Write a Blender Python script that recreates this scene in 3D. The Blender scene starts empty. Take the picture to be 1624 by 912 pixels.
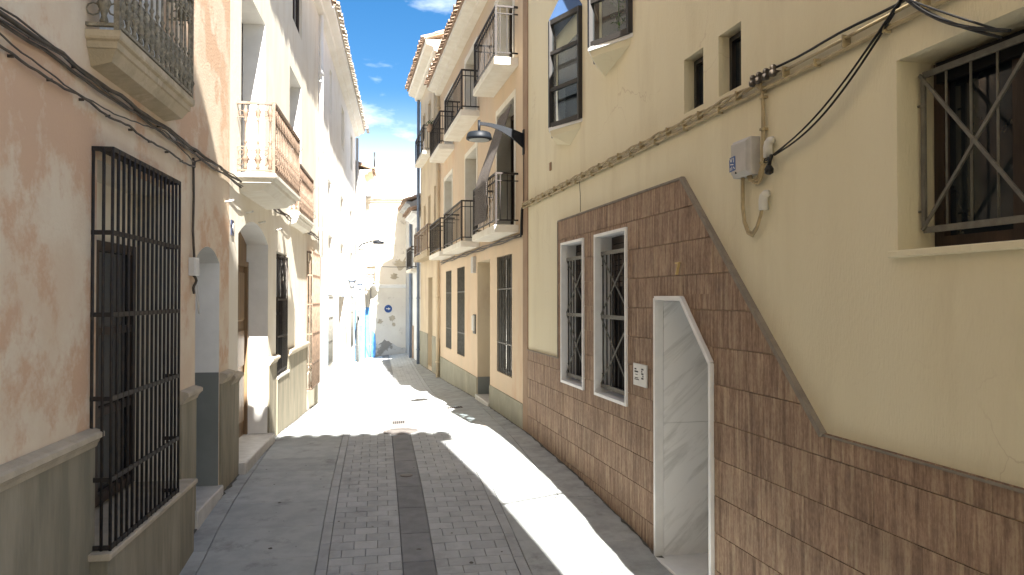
import bpy, bmesh, math, random
from math import sin, cos, tan, radians, pi
from mathutils import Vector, Matrix
from mathutils.geometry import tessellate_polygon
random.seed(7)
SC = bpy.context.scene
COL = SC.collection

# ------------------------------------------------------------------ camera
cam = bpy.data.cameras.new('camera'); camo = bpy.data.objects.new('camera', cam); COL.objects.link(camo)
cam.sensor_width = 36; cam.lens = 36 * 1200 / 1624
cam.clip_start = .05; cam.clip_end = 2000
camo.location = (0, 0, 2.0)
camo.rotation_euler = (radians(90) + math.atan(17 / 1200), 0, -radians(8.11))
SC.camera = camo
# ------------------------------------------------------------------ light
SUN_EL = 43.0
SUN_D = 9.3                    # the light travels this many degrees left of +Y
vx, vy = -sin(radians(SUN_D)), cos(radians(SUN_D))
ldir = Vector((vx * cos(radians(SUN_EL)), vy * cos(radians(SUN_EL)), -sin(radians(SUN_EL))))
sl = bpy.data.lights.new('sun', 'SUN'); sl.energy = 5.0; sl.angle = radians(.4); sl.color = (1, .965, .91)
so = bpy.data.objects.new('sun', sl); COL.objects.link(so)
so.rotation_euler = ldir.to_track_quat('-Z', 'Y').to_euler(); so.location = (3, -8, 20)
W = bpy.data.worlds.new('World'); SC.world = W; W.use_nodes = True
wn = W.node_tree.nodes; wl = W.node_tree.links; wn.clear()
wo = wn.new('ShaderNodeOutputWorld'); bg = wn.new('ShaderNodeBackground'); bg.inputs['Strength'].default_value = .07
sky = wn.new('ShaderNodeTexSky'); sky.sky_type = 'NISHITA'; sky.sun_disc = False
sky.sun_elevation = radians(SUN_EL); sky.sun_rotation = radians(180 - SUN_D); sky.ozone_density = 2.0; sky.dust_density = 1.2; sky.air_density = 1.0
hs = wn.new('ShaderNodeHueSaturation'); hs.inputs['Saturation'].default_value = 1.4; hs.inputs['Value'].default_value = .47; hs.inputs['Hue'].default_value = .5
tc = wn.new('ShaderNodeTexCoord'); mp = wn.new('ShaderNodeMapping'); mp.inputs['Scale'].default_value = (1.6, 1.6, 4.5)
mp.inputs['Location'].default_value = (.35, .2, .1)
n1 = wn.new('ShaderNodeTexNoise'); n1.inputs['Scale'].default_value = 2.2; n1.inputs['Detail'].default_value = 9; n1.inputs['Roughness'].default_value = .6
r1 = wn.new('ShaderNodeValToRGB'); r1.color_ramp.elements[0].position = .49; r1.color_ramp.elements[1].position = .82
sx = wn.new('ShaderNodeSeparateXYZ')
mr = wn.new('ShaderNodeMapRange'); mr.inputs['From Min'].default_value = .02; mr.inputs['From Max'].default_value = .27
mr.inputs['To Min'].default_value = .95; mr.inputs['To Max'].default_value = .0; mr.interpolation_type = 'SMOOTHSTEP'
ad = wn.new('ShaderNodeMath'); ad.operation = 'MAXIMUM'
m2 = wn.new('ShaderNodeMath'); m2.operation = 'MULTIPLY'; m2.inputs[1].default_value = .9
mx = wn.new('ShaderNodeMixRGB'); mx.inputs['Color2'].default_value = (8.0, 8.1, 8.2, 1)
wl.new(tc.outputs['Generated'], mp.inputs['Vector']); wl.new(mp.outputs[0], n1.inputs['Vector']); wl.new(n1.outputs['Fac'], r1.inputs['Fac'])
wl.new(tc.outputs['Generated'], sx.inputs[0]); wl.new(sx.outputs['Z'], mr.inputs['Value'])
wl.new(r1.outputs[0], m2.inputs[0]); wl.new(m2.outputs[0], ad.inputs[0]); wl.new(mr.outputs[0], ad.inputs[1])
wl.new(sky.outputs[0], hs.inputs['Color']); wl.new(hs.outputs[0], mx.inputs['Color1']); wl.new(ad.outputs[0], mx.inputs['Fac'])
wl.new(mx.outputs[0], bg.inputs['Color']); wl.new(bg.outputs[0], wo.inputs['Surface'])
vs = SC.view_settings; vs.view_transform = 'Standard'; vs.look = 'None'; vs.gamma = 1; vs.exposure = 2.55; vs.use_curve_mapping = False
SC.render.engine = 'CYCLES'
SC.cycles.max_bounces = 8; SC.cycles.diffuse_bounces = 5

# ------------------------------------------------------------------ materials
def mat(name, c1, c2=None, c3=None, scale=3.0, lo=.4, hi=.6, scale3=1.2, lo3=.55, hi3=.68, rough=.85, bump=.2, bscale=70,
        streak=1.0, metal=0.0, spec=.3, rnd=0.0, vec=None):
    m = bpy.data.materials.new(name); m.use_nodes = True; nt = m.node_tree; N = nt.nodes; L = nt.links
    b = N['Principled BSDF']; b.inputs['Roughness'].default_value = rough; b.inputs['Metallic'].default_value = metal
    b.inputs['Specular IOR Level'].default_value = spec
    g = N.new('ShaderNodeNewGeometry'); mpn = N.new('ShaderNodeMapping'); mpn.inputs['Scale'].default_value = (1, 1, streak)
    L.new(g.outputs['Position'], mpn.inputs['Vector'])
    def noise(s, d=6, r=.6):
        n = N.new('ShaderNodeTexNoise'); n.inputs['Scale'].default_value = s; n.inputs['Detail'].default_value = d; n.inputs['Roughness'].default_value = r
        L.new(mpn.outputs[0], n.inputs['Vector']); return n
    def ramp(n, a, z):
        r = N.new('ShaderNodeMapRange'); r.inputs['From Min'].default_value = a; r.inputs['From Max'].default_value = z
        L.new(n.outputs['Fac'], r.inputs['Value']); return r
    def mix(fac, a, c):
        x = N.new('ShaderNodeMixRGB')
        if hasattr(fac, 'outputs'): L.new(fac.outputs[0], x.inputs['Fac'])
        else: x.inputs['Fac'].default_value = fac
        for s, v in (('Color1', a), ('Color2', c)):
            if hasattr(v, 'outputs'): L.new(v.outputs[0], x.inputs[s])
            else: x.inputs[s].default_value = (*v, 1)
        return x
    c2 = c2 or tuple(.86 * q for q in c1)
    col = mix(ramp(noise(scale), lo, hi), c1, c2)
    if c3: col = mix(ramp(noise(scale3, 9, .68), lo3, hi3), col, c3)
    if rnd:
        oi = N.new('ShaderNodeObjectInfo'); rr = N.new('ShaderNodeMapRange'); rr.inputs['To Min'].default_value = 1 - rnd; rr.inputs['To Max'].default_value = 1 + rnd
        L.new(oi.outputs['Random'], rr.inputs['Value'])
        hv = N.new('ShaderNodeHueSaturation'); L.new(rr.outputs[0], hv.inputs['Value']); L.new(col.outputs[0], hv.inputs['Color']); col = hv
    L.new(col.outputs[0], b.inputs['Base Color'])
    if bump:
        bn = N.new('ShaderNodeBump'); bn.inputs['Strength'].default_value = bump; bn.inputs['Distance'].default_value = .012
        L.new(noise(bscale, 5).outputs['Fac'], bn.inputs['Height']); L.new(bn.outputs[0], b.inputs['Normal'])
    return m

def cracks(m, dark):
    nt = m.node_tree; N = nt.nodes; L = nt.links; b = N['Principled BSDF']; src = b.inputs['Base Color'].links[0].from_socket
    g = N.new('ShaderNodeNewGeometry'); nz = N.new('ShaderNodeTexNoise'); nz.inputs['Scale'].default_value = 5; nz.inputs['Detail'].default_value = 4
    L.new(g.outputs['Position'], nz.inputs['Vector']); va = N.new('ShaderNodeMixRGB'); va.blend_type = 'ADD'; va.inputs['Fac'].default_value = .22
    L.new(g.outputs['Position'], va.inputs['Color1']); L.new(nz.outputs['Color'], va.inputs['Color2'])
    v = N.new('ShaderNodeTexVoronoi'); v.feature = 'DISTANCE_TO_EDGE'; v.inputs['Scale'].default_value = 1.1; L.new(va.outputs[0], v.inputs['Vector'])
    r = N.new('ShaderNodeMapRange'); r.inputs['From Min'].default_value = .001; r.inputs['From Max'].default_value = .006; r.inputs['To Min'].default_value = .55; r.inputs['To Max'].default_value = 0
    L.new(v.outputs['Distance'], r.inputs['Value'])
    n2 = N.new('ShaderNodeTexNoise'); n2.inputs['Scale'].default_value = 1.3; L.new(g.outputs['Position'], n2.inputs['Vector'])
    r2 = N.new('ShaderNodeMapRange'); r2.inputs['From Min'].default_value = .52; r2.inputs['From Max'].default_value = .62; L.new(n2.outputs['Fac'], r2.inputs['Value'])
    ml = N.new('ShaderNodeMath'); ml.operation = 'MULTIPLY'; L.new(r.outputs[0], ml.inputs[0]); L.new(r2.outputs[0], ml.inputs[1])
    x = N.new('ShaderNodeMixRGB'); x.inputs['Color2'].default_value = (*dark, 1); L.new(ml.outputs[0], x.inputs['Fac']); L.new(src, x.inputs['Color1']); L.new(x.outputs[0], b.inputs['Base Color'])
A_R = radians(4.66)
RD = Vector((-sin(A_R), cos(A_R), 0)); RN = Vector((-cos(A_R), -sin(A_R), 0))

def stripe_mat(name, d):
    m = mat(name, (.2, .2, .2), bump=0); nt = m.node_tree; N = nt.nodes; L = nt.links; b = N['Principled BSDF']
    g = N.new('ShaderNodeNewGeometry'); dt = N.new('ShaderNodeVectorMath'); dt.operation = 'DOT_PRODUCT'; dt.inputs[1].default_value = d
    s = N.new('ShaderNodeSeparateXYZ'); L.new(g.outputs['Position'], dt.inputs[0]); L.new(g.outputs['Position'], s.inputs[0])
    oi = N.new('ShaderNodeObjectInfo'); ml = N.new('ShaderNodeMath'); ml.operation = 'MULTIPLY'; ml.inputs[1].default_value = 37; L.new(oi.outputs['Random'], ml.inputs[0])
    c = N.new('ShaderNodeCombineXYZ'); L.new(dt.outputs['Value'], c.inputs['X']); L.new(ml.outputs[0], c.inputs['Y']); L.new(s.outputs['Z'], c.inputs['Z'])
    def nz(sc, det=4):
        mp = N.new('ShaderNodeMapping'); mp.inputs['Scale'].default_value = sc; L.new(c.outputs[0], mp.inputs['Vector'])
        n = N.new('ShaderNodeTexNoise'); n.inputs['Scale'].default_value = 1; n.inputs['Detail'].default_value = det; n.inputs['Roughness'].default_value = .7
        L.new(mp.outputs[0], n.inputs['Vector']); return n
    a1 = nz((27, 1, 1.6)); a2 = nz((3, 1, 3)); a3 = nz((55, 1, 26), 6)
    r = N.new('ShaderNodeValToRGB'); e = r.color_ramp.elements
    e[0].position = .30; e[0].color = (.155, .097, .062, 1); e[1].position = .72; e[1].color = (.44, .335, .22, 1)
    k = r.color_ramp.elements.new(.5); k.color = (.29, .19, .128, 1)
    mxn = N.new('ShaderNodeMath'); mxn.operation = 'MULTIPLY_ADD'; mxn.inputs[1].default_value = .5; L.new(a3.outputs['Fac'], mxn.inputs[0])
    sb = N.new('ShaderNodeMath'); sb.operation = 'ADD'; sb.inputs[1].default_value = -.25; L.new(a1.outputs['Fac'], sb.inputs[0]); L.new(sb.outputs[0], mxn.inputs[2])
    L.new(mxn.outputs[0], r.inputs['Fac'])
    mr = N.new('ShaderNodeMapRange'); mr.inputs['From Min'].default_value = .3; mr.inputs['From Max'].default_value = .7; mr.inputs['To Min'].default_value = .8; mr.inputs['To Max'].default_value = 1.2
    L.new(a2.outputs['Fac'], mr.inputs['Value'])
    hv = N.new('ShaderNodeHueSaturation'); L.new(mr.outputs[0], hv.inputs['Value']); L.new(r.outputs[0], hv.inputs['Color'])
    L.new(hv.outputs[0], b.inputs['Base Color']); b.inputs['Roughness'].default_value = .75
    bn = N.new('ShaderNodeBump'); bn.inputs['Strength'].default_value = .55; bn.inputs['Distance'].default_value = .01
    L.new(mxn.outputs[0], bn.inputs['Height']); L.new(bn.outputs[0], b.inputs['Normal'])
    return m

def marble_mat(name):
    m = mat(name, (.7, .7, .7), bump=0, rough=.25, spec=.5); nt = m.node_tree; N = nt.nodes; L = nt.links; b = N['Principled BSDF']
    g = N.new('ShaderNodeNewGeometry'); mp = N.new('ShaderNodeCombineXYZ'); Zv = Vector((0, 0, 1)); t_ = radians(42)
    for ax, vec in (('X', (RN * sin(t_) + Zv * cos(t_)) * 5.5), ('Y', (RN * -cos(t_) + Zv * sin(t_)) * .7)):
        d_ = N.new('ShaderNodeVectorMath'); d_.operation = 'DOT_PRODUCT'; d_.inputs[1].default_value = vec; L.new(g.outputs['Position'], d_.inputs[0]); L.new(d_.outputs['Value'], mp.inputs[ax])
    n = N.new('ShaderNodeTexNoise'); n.inputs['Scale'].default_value = 1.5; n.inputs['Detail'].default_value = 8; n.inputs['Roughness'].default_value = .62; n.inputs['Distortion'].default_value = .5
    L.new(mp.outputs[0], n.inputs['Vector'])
    r = N.new('ShaderNodeValToRGB'); e = r.color_ramp.elements; e[0].position = .28; e[0].color = (.56, .56, .54, 1); e[1].position = .50; e[1].color = (.86, .86, .85, 1)
    L.new(n.outputs['Fac'], r.inputs['Fac']); L.new(r.outputs[0], b.inputs['Base Color'])
    return m

def glass_mat(name):
    m = bpy.data.materials.new(name); m.use_nodes = True; N = m.node_tree.nodes; L = m.node_tree.links
    N.remove(N['Principled BSDF']); o = N['Material Output']
    t = N.new('ShaderNodeBsdfTransparent'); t.inputs['Color'].default_value = (.8, .86, .88, 1); g = N.new('ShaderNodeBsdfGlossy'); g.inputs['Roughness'].default_value = .02
    lw = N.new('ShaderNodeLayerWeight'); lw.inputs['Blend'].default_value = .5; pw = N.new('ShaderNodeMath'); pw.operation = 'POWER'; pw.inputs[1].default_value = 4.5
    f = N.new('ShaderNodeMath'); f.operation = 'MULTIPLY_ADD'; f.inputs[1].default_value = .75; f.inputs[2].default_value = .05
    L.new(lw.outputs['Facing'], pw.inputs[0]); L.new(pw.outputs[0], f.inputs[0]); x = N.new('ShaderNodeMixShader')
    L.new(f.outputs[0], x.inputs[0]); L.new(t.outputs[0], x.inputs[1]); L.new(g.outputs[0], x.inputs[2]); L.new(x.outputs[0], o.inputs['Surface'])
    return m

MT = dict(
    pink=mat('pink_ochre_plaster', (.66, .52, .37), (.70, .59, .44), (.60, .40, .26), scale=2.2, scale3=1.5, lo3=.49, hi3=.57, bump=.35, bscale=40),
    cream_l=mat('old_cream_plaster', (.80, .74, .62), (.75, .68, .55), (.66, .56, .43), scale=2.5, scale3=1.6, lo3=.56, hi3=.74, bump=.3, bscale=45, streak=.4),
    white=mat('white_plaster', (.86, .84, .79), (.81, .78, .72), scale=1.5, bump=.2),
    white_r=mat('white_reveal_plaster', (.80, .79, .75), (.74, .73, .69), scale=3, bump=.15),
    yellow=mat('cream_yellow_plaster', (.77, .705, .515), (.74, .67, .48), (.665, .59, .41), scale=1.2, scale3=1.9, lo3=.50, hi3=.74, bump=.4, bscale=90, streak=.22),
    peach=mat('peach_plaster', (.68, .53, .37), (.64, .51, .36), (.60, .40, .25), scale=1.6, scale3=1.3, lo3=.54, hi3=.72, bump=.3, streak=.45),
    sand=mat('sand_plaster', (.66, .55, .38), (.60, .49, .34), (.55, .42, .29), scale=2, bump=.3, streak=.5),
    brown=mat('brown_pilaster_paint', (.36, .25, .165), (.31, .21, .14), bump=.4, bscale=60),
    dado=mat('grey_green_dado', (.285, .25, .18), (.215, .195, .14), (.40, .35, .26), scale=7, scale3=2.2, lo3=.5, hi3=.72, bump=.35, streak=.16),
    dado_r=mat('grey_dado_right', (.36, .34, .26), (.30, .29, .22), (.45, .41, .31), scale=4, scale3=2, bump=.3, streak=.5),
    dado_n=mat('smooth_grey_paint', (.215, .23, .215), (.19, .205, .19), scale=2, bump=.1),
    mould=mat('worn_stone_moulding', (.50, .43, .32), (.42, .36, .27), scale=6, bump=.35),
    stone=mat('balcony_stone', (.50, .41, .28), (.40, .33, .22), (.62, .52, .38), scale=5, scale3=3, bump=.4),
    slab=mat('painted_balcony_slab', (.80, .76, .66), (.74, .69, .58), scale=4, bump=.2),
    step=mat('doorstep_marble', (.60, .58, .53), (.52, .50, .45), scale=8, rough=.5, bump=.1),
    iron=mat('dark_iron', (.028, .026, .025), (.045, .036, .03), scale=20, rough=.55, metal=.3, bump=.15),
    iron_b=mat('beige_painted_iron', (.22, .155, .11), (.15, .105, .075), scale=14, rough=.6, bump=.2),
    iron_g=mat('grey_painted_iron', (.17, .165, .145), (.13, .125, .11), scale=16, rough=.55, bump=.15),
    iron_o=mat('weathered_ornamental_iron', (.27, .235, .17), (.16, .14, .10), (.42, .37, .27), scale=30, scale3=20, rough=.6, bump=.3),
    wood=mat('varnished_wood', (.24, .155, .08), (.17, .11, .06), scale=8, rough=.5, streak=.08, bump=.25, bscale=30),
    wood_d=mat('dark_wood', (.055, .035, .025), (.035, .024, .018), scale=8, rough=.5, streak=.1, bump=.2),
    wood_p=mat('pale_shutter_paint', (.55, .50, .40), (.48, .43, .34), scale=6, rough=.6, streak=.2, bump=.2),
    dark=mat('dark_interior', (.012, .012, .013), rough=.9, bump=0),
    pane=mat('window_glass', (.02, .026, .03), (.016, .02, .024), rough=.06, spec=.6, bump=0),
    pane_l=mat('pale_curtained_glass', (.30, .32, .34), (.24, .26, .28), rough=.1, spec=.6, bump=0, scale=2),
    glass=glass_mat('clear_glass'),
    frame=mat('dark_grey_metal_frame', (.045, .042, .04), rough=.4, metal=.2, bump=0),
    bluemetal=mat('blue_sheet_metal', (.05, .10, .21), (.045, .09, .19), rough=.4, bump=.05),
    tile=stripe_mat('ribbed_brown_stone', RD),
    grout=mat('grey_brown_grout', (.36, .28, .20), (.29, .22, .155), scale=12, bump=.4),
    trim=mat('grey_tile_trim', (.27, .235, .19), (.22, .19, .155), scale=10, bump=.2),
    marble=marble_mat('veined_marble'),
    mframe=mat('white_marble_frame', (.80, .80, .79), (.74, .74, .73), scale=5, rough=.4, bump=.05),
    terracotta=mat('terracotta', (.42, .30, .215), (.31, .21, .145), (.50, .42, .33), scale=6, scale3=5, bump=.4, rnd=.22),
    white_tile=mat('whitewashed_roof_tile', (.66, .60, .50), (.52, .45, .36), scale=7, bump=.4, rnd=.12),
    plastic=mat('white_plastic', (.72, .70, .64), (.64, .62, .56), scale=5, rough=.45, bump=.05),
    plastic_g=mat('dusty_grey_plastic', (.52, .50, .47), (.45, .43, .40), (.40, .38, .35), scale=6, scale3=4, rough=.55, bump=.1),
    cable=mat('black_cable', (.016, .015, .014), rough=.55, bump=0),
    cable_t=mat('tan_painted_cable', (.47, .38, .22), (.36, .29, .17), scale=12, rough=.6, bump=.1),
    cable_w=mat('dusty_brown_cable', (.10, .08, .06), (.06, .05, .04), scale=12, rough=.6, bump=0),
    lampm=mat('slate_blue_painted_metal', (.009, .012, .016), (.008, .010, .014), rough=.5, spec=.2, bump=0),
    diffuser=mat('frosted_diffuser', (.42, .44, .42), rough=.5, bump=0),
    sign=mat('sign_white', (.72, .72, .69), rough=.4, bump=0),
    ink=mat('dark_print', (.03, .03, .035), rough=.6, bump=0),
    blue=mat('sign_blue', (.03, .085, .27), rough=.4, bump=0),
    halo_blue=mat('pale_blue_halo', (.60, .76, .92), (.68, .80, .90), scale=3, bump=.1),  # pale blue light halo by the bright windows, put in as colour
    plate=mat('dark_blue_enamel', (.035, .045, .09), rough=.35, bump=0),
    skyblue=mat('blue_halo_and_sign_paint', (.12, .36, .72), (.10, .31, .66), rough=.5, bump=.05),  # blue bloom of the bright far end as colour; also the sign letter
    brass=mat('aged_brass', (.58, .42, .18), (.48, .34, .14), rough=.5, metal=.0, bump=.1),
    bluegrey=mat('blue_grey_pipe_paint', (.20, .25, .33), (.17, .21, .28), bump=0),
    greywall=mat('grey_render', (.38, .38, .37), (.32, .32, .31), scale=2, bump=.3),
    patched=mat('peeling_white_wall', (.75, .70, .60), (.70, .64, .55), (.46, .41, .34), scale=1.4, scale3=1.25, lo3=.57, hi3=.62, bump=.4),
    patch_b=mat('peeling_grey_base', (.56, .54, .50), (.50, .48, .44), (.27, .25, .22), scale=2, scale3=2.0, lo3=.48, hi3=.53, bump=.4),
    weave=mat('woven_grey_blind', (.15, .13, .115), (.10, .085, .075), scale=30, rough=.8, bump=.5, bscale=160),
    base=mat('mortar_bed', (.27, .27, .26), (.21, .21, .20), scale=20, bump=.4),
    slabp=mat('grey_paving_slab', (.42, .44, .43), (.36, .38, .375), (.25, .255, .245), scale=5, scale3=2.6, lo3=.56, hi3=.70, bump=.25, bscale=90, rnd=.06),
    paver=mat('grey_concrete_paver', (.42, .435, .435), (.365, .38, .38), (.28, .28, .275), scale=6, scale3=2.2, lo3=.56, hi3=.72, bump=.3, bscale=90, rnd=.09),
    grime=mat('trodden_dirt', (.13, .125, .11), (.09, .085, .075), (.19, .18, .155), scale=14, scale3=9, bump=.3),
    edgep=mat('dirty_edge_slab', (.40, .415, .405), (.32, .33, .32), (.21, .205, .19), scale=5, scale3=4.5, lo3=.56, hi3=.78, bump=.3, bscale=80, rnd=.08),
    chan=mat('dark_channel_slab', (.235, .24, .245), (.195, .20, .205), (.28, .28, .275), scale=6, scale3=5, lo3=.6, hi3=.72, bump=.25, rnd=.08),
    cast=mat('cast_iron_cover', (.20, .18, .165), (.15, .135, .125), scale=14, rough=.6, metal=.2, bump=.3),
    brownchan=mat('rusty_brown_cover', (.33, .235, .19), (.27, .19, .155), scale=10, bump=.3),
    leaf=mat('green_leaf', (.05, .10, .03), (.035, .07, .02), rough=.6, bump=0),
)

cracks(MT['yellow'], (.56, .47, .32))
# ------------------------------------------------------------------ frames and mesh building
class Frame:
    def __init__(s, o, d, n): s.o = Vector(o); s.d = Vector(d); s.n = Vector(n)
    def pt(s, u, w, z): return s.o + s.d * u + s.n * w + Vector((0, 0, z))
LF = Frame((-1.88, 0, 0), (0, 1, 0), (1, 0, 0))
RF = Frame(-RN * 2.6, RD, RN)
_y = radians(8.11)
EF = Frame((-1.49, 31.47, 0), (cos(_y), -sin(_y), 0), (-sin(_y), -cos(_y), 0))

WL = {}
def wloc(o): return WL.get(o.name, Vector((0, 0, 0)))

class MB:
    def __init__(s): s.v = []; s.f = []; s.sm = []
    def add(s, vs, fs, smooth=False):
        k = len(s.v); s.v += [Vector(q) for q in vs]
        for f in fs: s.f.append([k + i for i in f]); s.sm.append(smooth)
        return s
    def hexa(s, a, b):   # two quads, matching corners
        return s.add(list(a) + list(b), [(0, 1, 2, 3), (7, 6, 5, 4), (0, 4, 5, 1), (1, 5, 6, 2), (2, 6, 7, 3), (3, 7, 4, 0)])
    def box(s, F, u0, u1, w0, w1, z0, z1):
        P = F.pt
        return s.hexa([P(u0, w1, z0), P(u1, w1, z0), P(u1, w1, z1), P(u0, w1, z1)], [P(u0, w0, z0), P(u1, w0, z0), P(u1, w0, z1), P(u0, w0, z1)])
    def bbox(s, F, u0, u1, w0, w1, z0, z1, c=.01):   # box with chamfered front edges
        P = F.pt
        s.box(F, u0, u1, w0, w1 - c, z0, z1)
        q = [P(u0, w1 - c, z0), P(u1, w1 - c, z0), P(u1, w1 - c, z1), P(u0, w1 - c, z1)]
        r = [P(u0 + c, w1, z0 + c), P(u1 - c, w1, z0 + c), P(u1 - c, w1, z1 - c), P(u0 + c, w1, z1 - c)]
        return s.add(q + r, [(4, 5, 6, 7), (0, 1, 5, 4), (1, 2, 6, 5), (2, 3, 7, 6), (3, 0, 4, 7)])
    def prism(s, F, poly, w0, w1):
        n = len(poly); a = [F.pt(u, w1, z) for u, z in poly]; b = [F.pt(u, w0, z) for u, z in poly]
        return s.add(a + b, [tuple(range(n)), tuple(range(2 * n - 1, n - 1, -1))] + [(i, i + n, (i + 1) % n + n, (i + 1) % n) for i in range(n)])
    def extr(s, F, prof, u0, u1):  # profile in (w, z) swept along u
        n = len(prof); a = [F.pt(u0, w, z) for w, z in prof]; b = [F.pt(u1, w, z) for w, z in prof]
        return s.add(a + b, [tuple(range(n)), tuple(range(2 * n - 1, n - 1, -1))] + [(i, i + n, (i + 1) % n + n, (i + 1) % n) for i in range(n)])
    def bar(s, p, q, wd, hd=None, up=(0, 0, 1)):
        p = Vector(p); q = Vector(q); hd = hd or wd; t = (q - p).normalized(); u = Vector(up)
        if abs(t.dot(u)) > .95: u = Vector((cos(A_R), sin(A_R), 0))
        x = t.cross(u).normalized() * wd / 2; y = x.cross(t).normalized() * hd / 2
        return s.hexa([p - x - y, p + x - y, p + x + y, p - x + y], [q - x - y, q + x - y, q + x + y, q - x + y])
    def tube(s, pts, r, n=6, close=False):
        pts = [Vector(p) for p in pts]; k = len(pts); rings = []; prev = None
        for i, p in enumerate(pts):
            if close: t = (pts[(i + 1) % k] - pts[i - 1])
            else: t = (pts[min(i + 1, k - 1)] - pts[max(i - 1, 0)])
            t.normalize(); ref = prev if prev else (Vector((0, 0, 1)) if abs(t.z) < .9 else Vector((1, 0, 0)))
            x = ref - t * ref.dot(t); x.normalize(); prev = x; y = t.cross(x)
            rr = r[i] if isinstance(r, (list, tuple)) else r
            rings.append([p + (x * cos(2 * pi * j / n) + y * sin(2 * pi * j / n)) * rr for j in range(n)])
        vs = [v for ring in rings for v in ring]; fs = []
        for i in range(k if close else k - 1):
            for j in range(n):
                fs.append((i * n + j, i * n + (j + 1) % n, ((i + 1) % k) * n + (j + 1) % n, ((i + 1) % k) * n + j))
        if not close: fs += [tuple(range(n - 1, -1, -1)), tuple((k - 1) * n + j for j in range(n))]
        return s.add(vs, fs, True)
    def lathe(s, c, prof, n=10, axis=None):
        c = Vector(c); vs = []; fs = []
        for r, z in prof:
            for j in range(n): vs.append(c + Vector((cos(2 * pi * j / n) * r, sin(2 * pi * j / n) * r, z)))
        k = len(prof)
        for i in range(k - 1):
            for j in range(n): fs.append((i * n + j, i * n + (j + 1) % n, (i + 1) * n + (j + 1) % n, (i + 1) * n + j))
        fs += [tuple(range(n - 1, -1, -1)), tuple((k - 1) * n + j for j in range(n))]
        return s.add(vs, fs, True)
    def build(s, name, m, parent=None, org=None, kind=None, label=None):
        if org is None:
            lo = Vector([min(v[i] for v in s.v) for i in range(3)]); hi = Vector([max(v[i] for v in s.v) for i in range(3)])
            org = Vector(((lo.x + hi.x) / 2, (lo.y + hi.y) / 2, lo.z))
        me = bpy.data.meshes.new(name); me.from_pydata([v - org for v in s.v], [], s.f); me.update()
        bm = bmesh.new(); bm.from_mesh(me)
        for f, q in zip(bm.faces, s.sm): f.smooth = q
        bmesh.ops.recalc_face_normals(bm, faces=bm.faces); bm.to_mesh(me); bm.free()
        me.materials.append(MT[m])
        o = bpy.data.objects.new(name, me); COL.objects.link(o)
        WL[o.name] = org
        if parent: o.parent = parent; o.location = org - wloc(parent)
        else: o.location = org
        if kind: o['kind'] = kind
        if label: o['label'] = label
        return o

def thing(name, label, cat, loc, group=None):
    o = bpy.data.objects.new(name, None); COL.objects.link(o); o.empty_display_size = .2; o.location = loc; WL[o.name] = Vector(loc)
    return tag(o, label, cat, group)
def tag(o, label, cat, group=None):
    o['label'] = label; o['category'] = cat
    if group: o['group'] = group
    return o
def dup(o, off, parent=None):
    c = o.copy(); COL.objects.link(c); off = Vector(off); WL[c.name] = wloc(o) + off
    p = parent or o.parent; c.parent = p; c.location = WL[c.name] - (wloc(p) if p else Vector())
    return c

def rect(u0, u1, z0, z1): return [(u0, z0), (u1, z0), (u1, z1), (u0, z1)]
def arch(u0, u1, z0, zs, zt, n=8):   # segmental arch
    h = zt - zs; pts = [(u0, z0), (u1, z0)]
    for i in range(n + 1):
        t = i / n; u = u1 + (u0 - u1) * t; pts.append((u, zs + h * (1 - (2 * t - 1) ** 2)))
    return pts

def wall(house, F, outer, holes, m, back=-4.5, rm=None, name='wall'):
    """outer outline with openings; every opening gets its reveals. holes: (poly, depth, reveal material or None)"""
    b = MB(); loops = [outer] + [h[0] for h in holes]
    tri = tessellate_polygon([[Vector((u, z, 0)) for u, z in lp] for lp in loops])
    flat = [p for lp in loops for p in lp]
    b.add([F.pt(u, 0, z) for u, z in flat], [tuple(t) for t in tri])
    n = len(outer)
    fr = [F.pt(u, 0, z) for u, z in outer]; bk = [F.pt(u, back, z) for u, z in outer]
    b.add(fr + bk, [(i, i + n, (i + 1) % n + n, (i + 1) % n) for i in range(n)] + [tuple(range(n, 2 * n))])
    rv = {}
    for poly, dep, hm in holes:
        t = MB() if hm else b
        k = len(poly)
        t.add([F.pt(u, 0, z) for u, z in poly] + [F.pt(u, -dep, z) for u, z in poly], [(i, (i + 1) % k, (i + 1) % k + k, i + k) for i in range(k)])
        if hm: rv[len(rv)] = (hm, t)
    w = b.build(name, m, house)
    for hm, t in rv.values(): t.build('reveal', hm, house)
    return w

def sheet(b, F, poly, w): b.add([F.pt(u, w, z) for u, z in poly], [tuple(range(len(poly)))])

def window(house, F, u0, u1, z0, z1, dep, fm='frame', pm='pane', cols=2, rows=1, fw=.05, th=.045, name='window', pname='pane', arch_top=0):
    b = MB(); w1 = -dep + th; w0 = -dep
    b.box(F, u0, u0 + fw, w0, w1, z0, z1); b.box(F, u1 - fw, u1, w0, w1, z0, z1)
    b.box(F, u0 + fw, u1 - fw, w0, w1, z0, z0 + fw); b.box(F, u0 + fw, u1 - fw, w0, w1, z1 - fw, z1)
    us = [u0 + fw + (u1 - u0 - 2 * fw) * i / cols for i in range(cols + 1)]; zs = [z0 + fw + (z1 - z0 - 2 * fw) * i / rows for i in range(rows + 1)]
    for u in us[1:-1]: b.box(F, u - fw * .6, u + fw * .6, w0, w1 - .004, z0 + fw, z1 - fw)
    for z in zs[1:-1]: b.box(F, u0 + fw, u1 - fw, w0 + .002, w1 - .008, z - fw * .4, z + fw * .4)
    o = b.build(name, fm, house)
    for i in range(cols):
        for j in range(rows):
            MB().box(F, us[i], us[i + 1], w0 + .004, w0 + .016, zs[j], zs[j + 1]).build(pname, pm, o)
    return o

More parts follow.
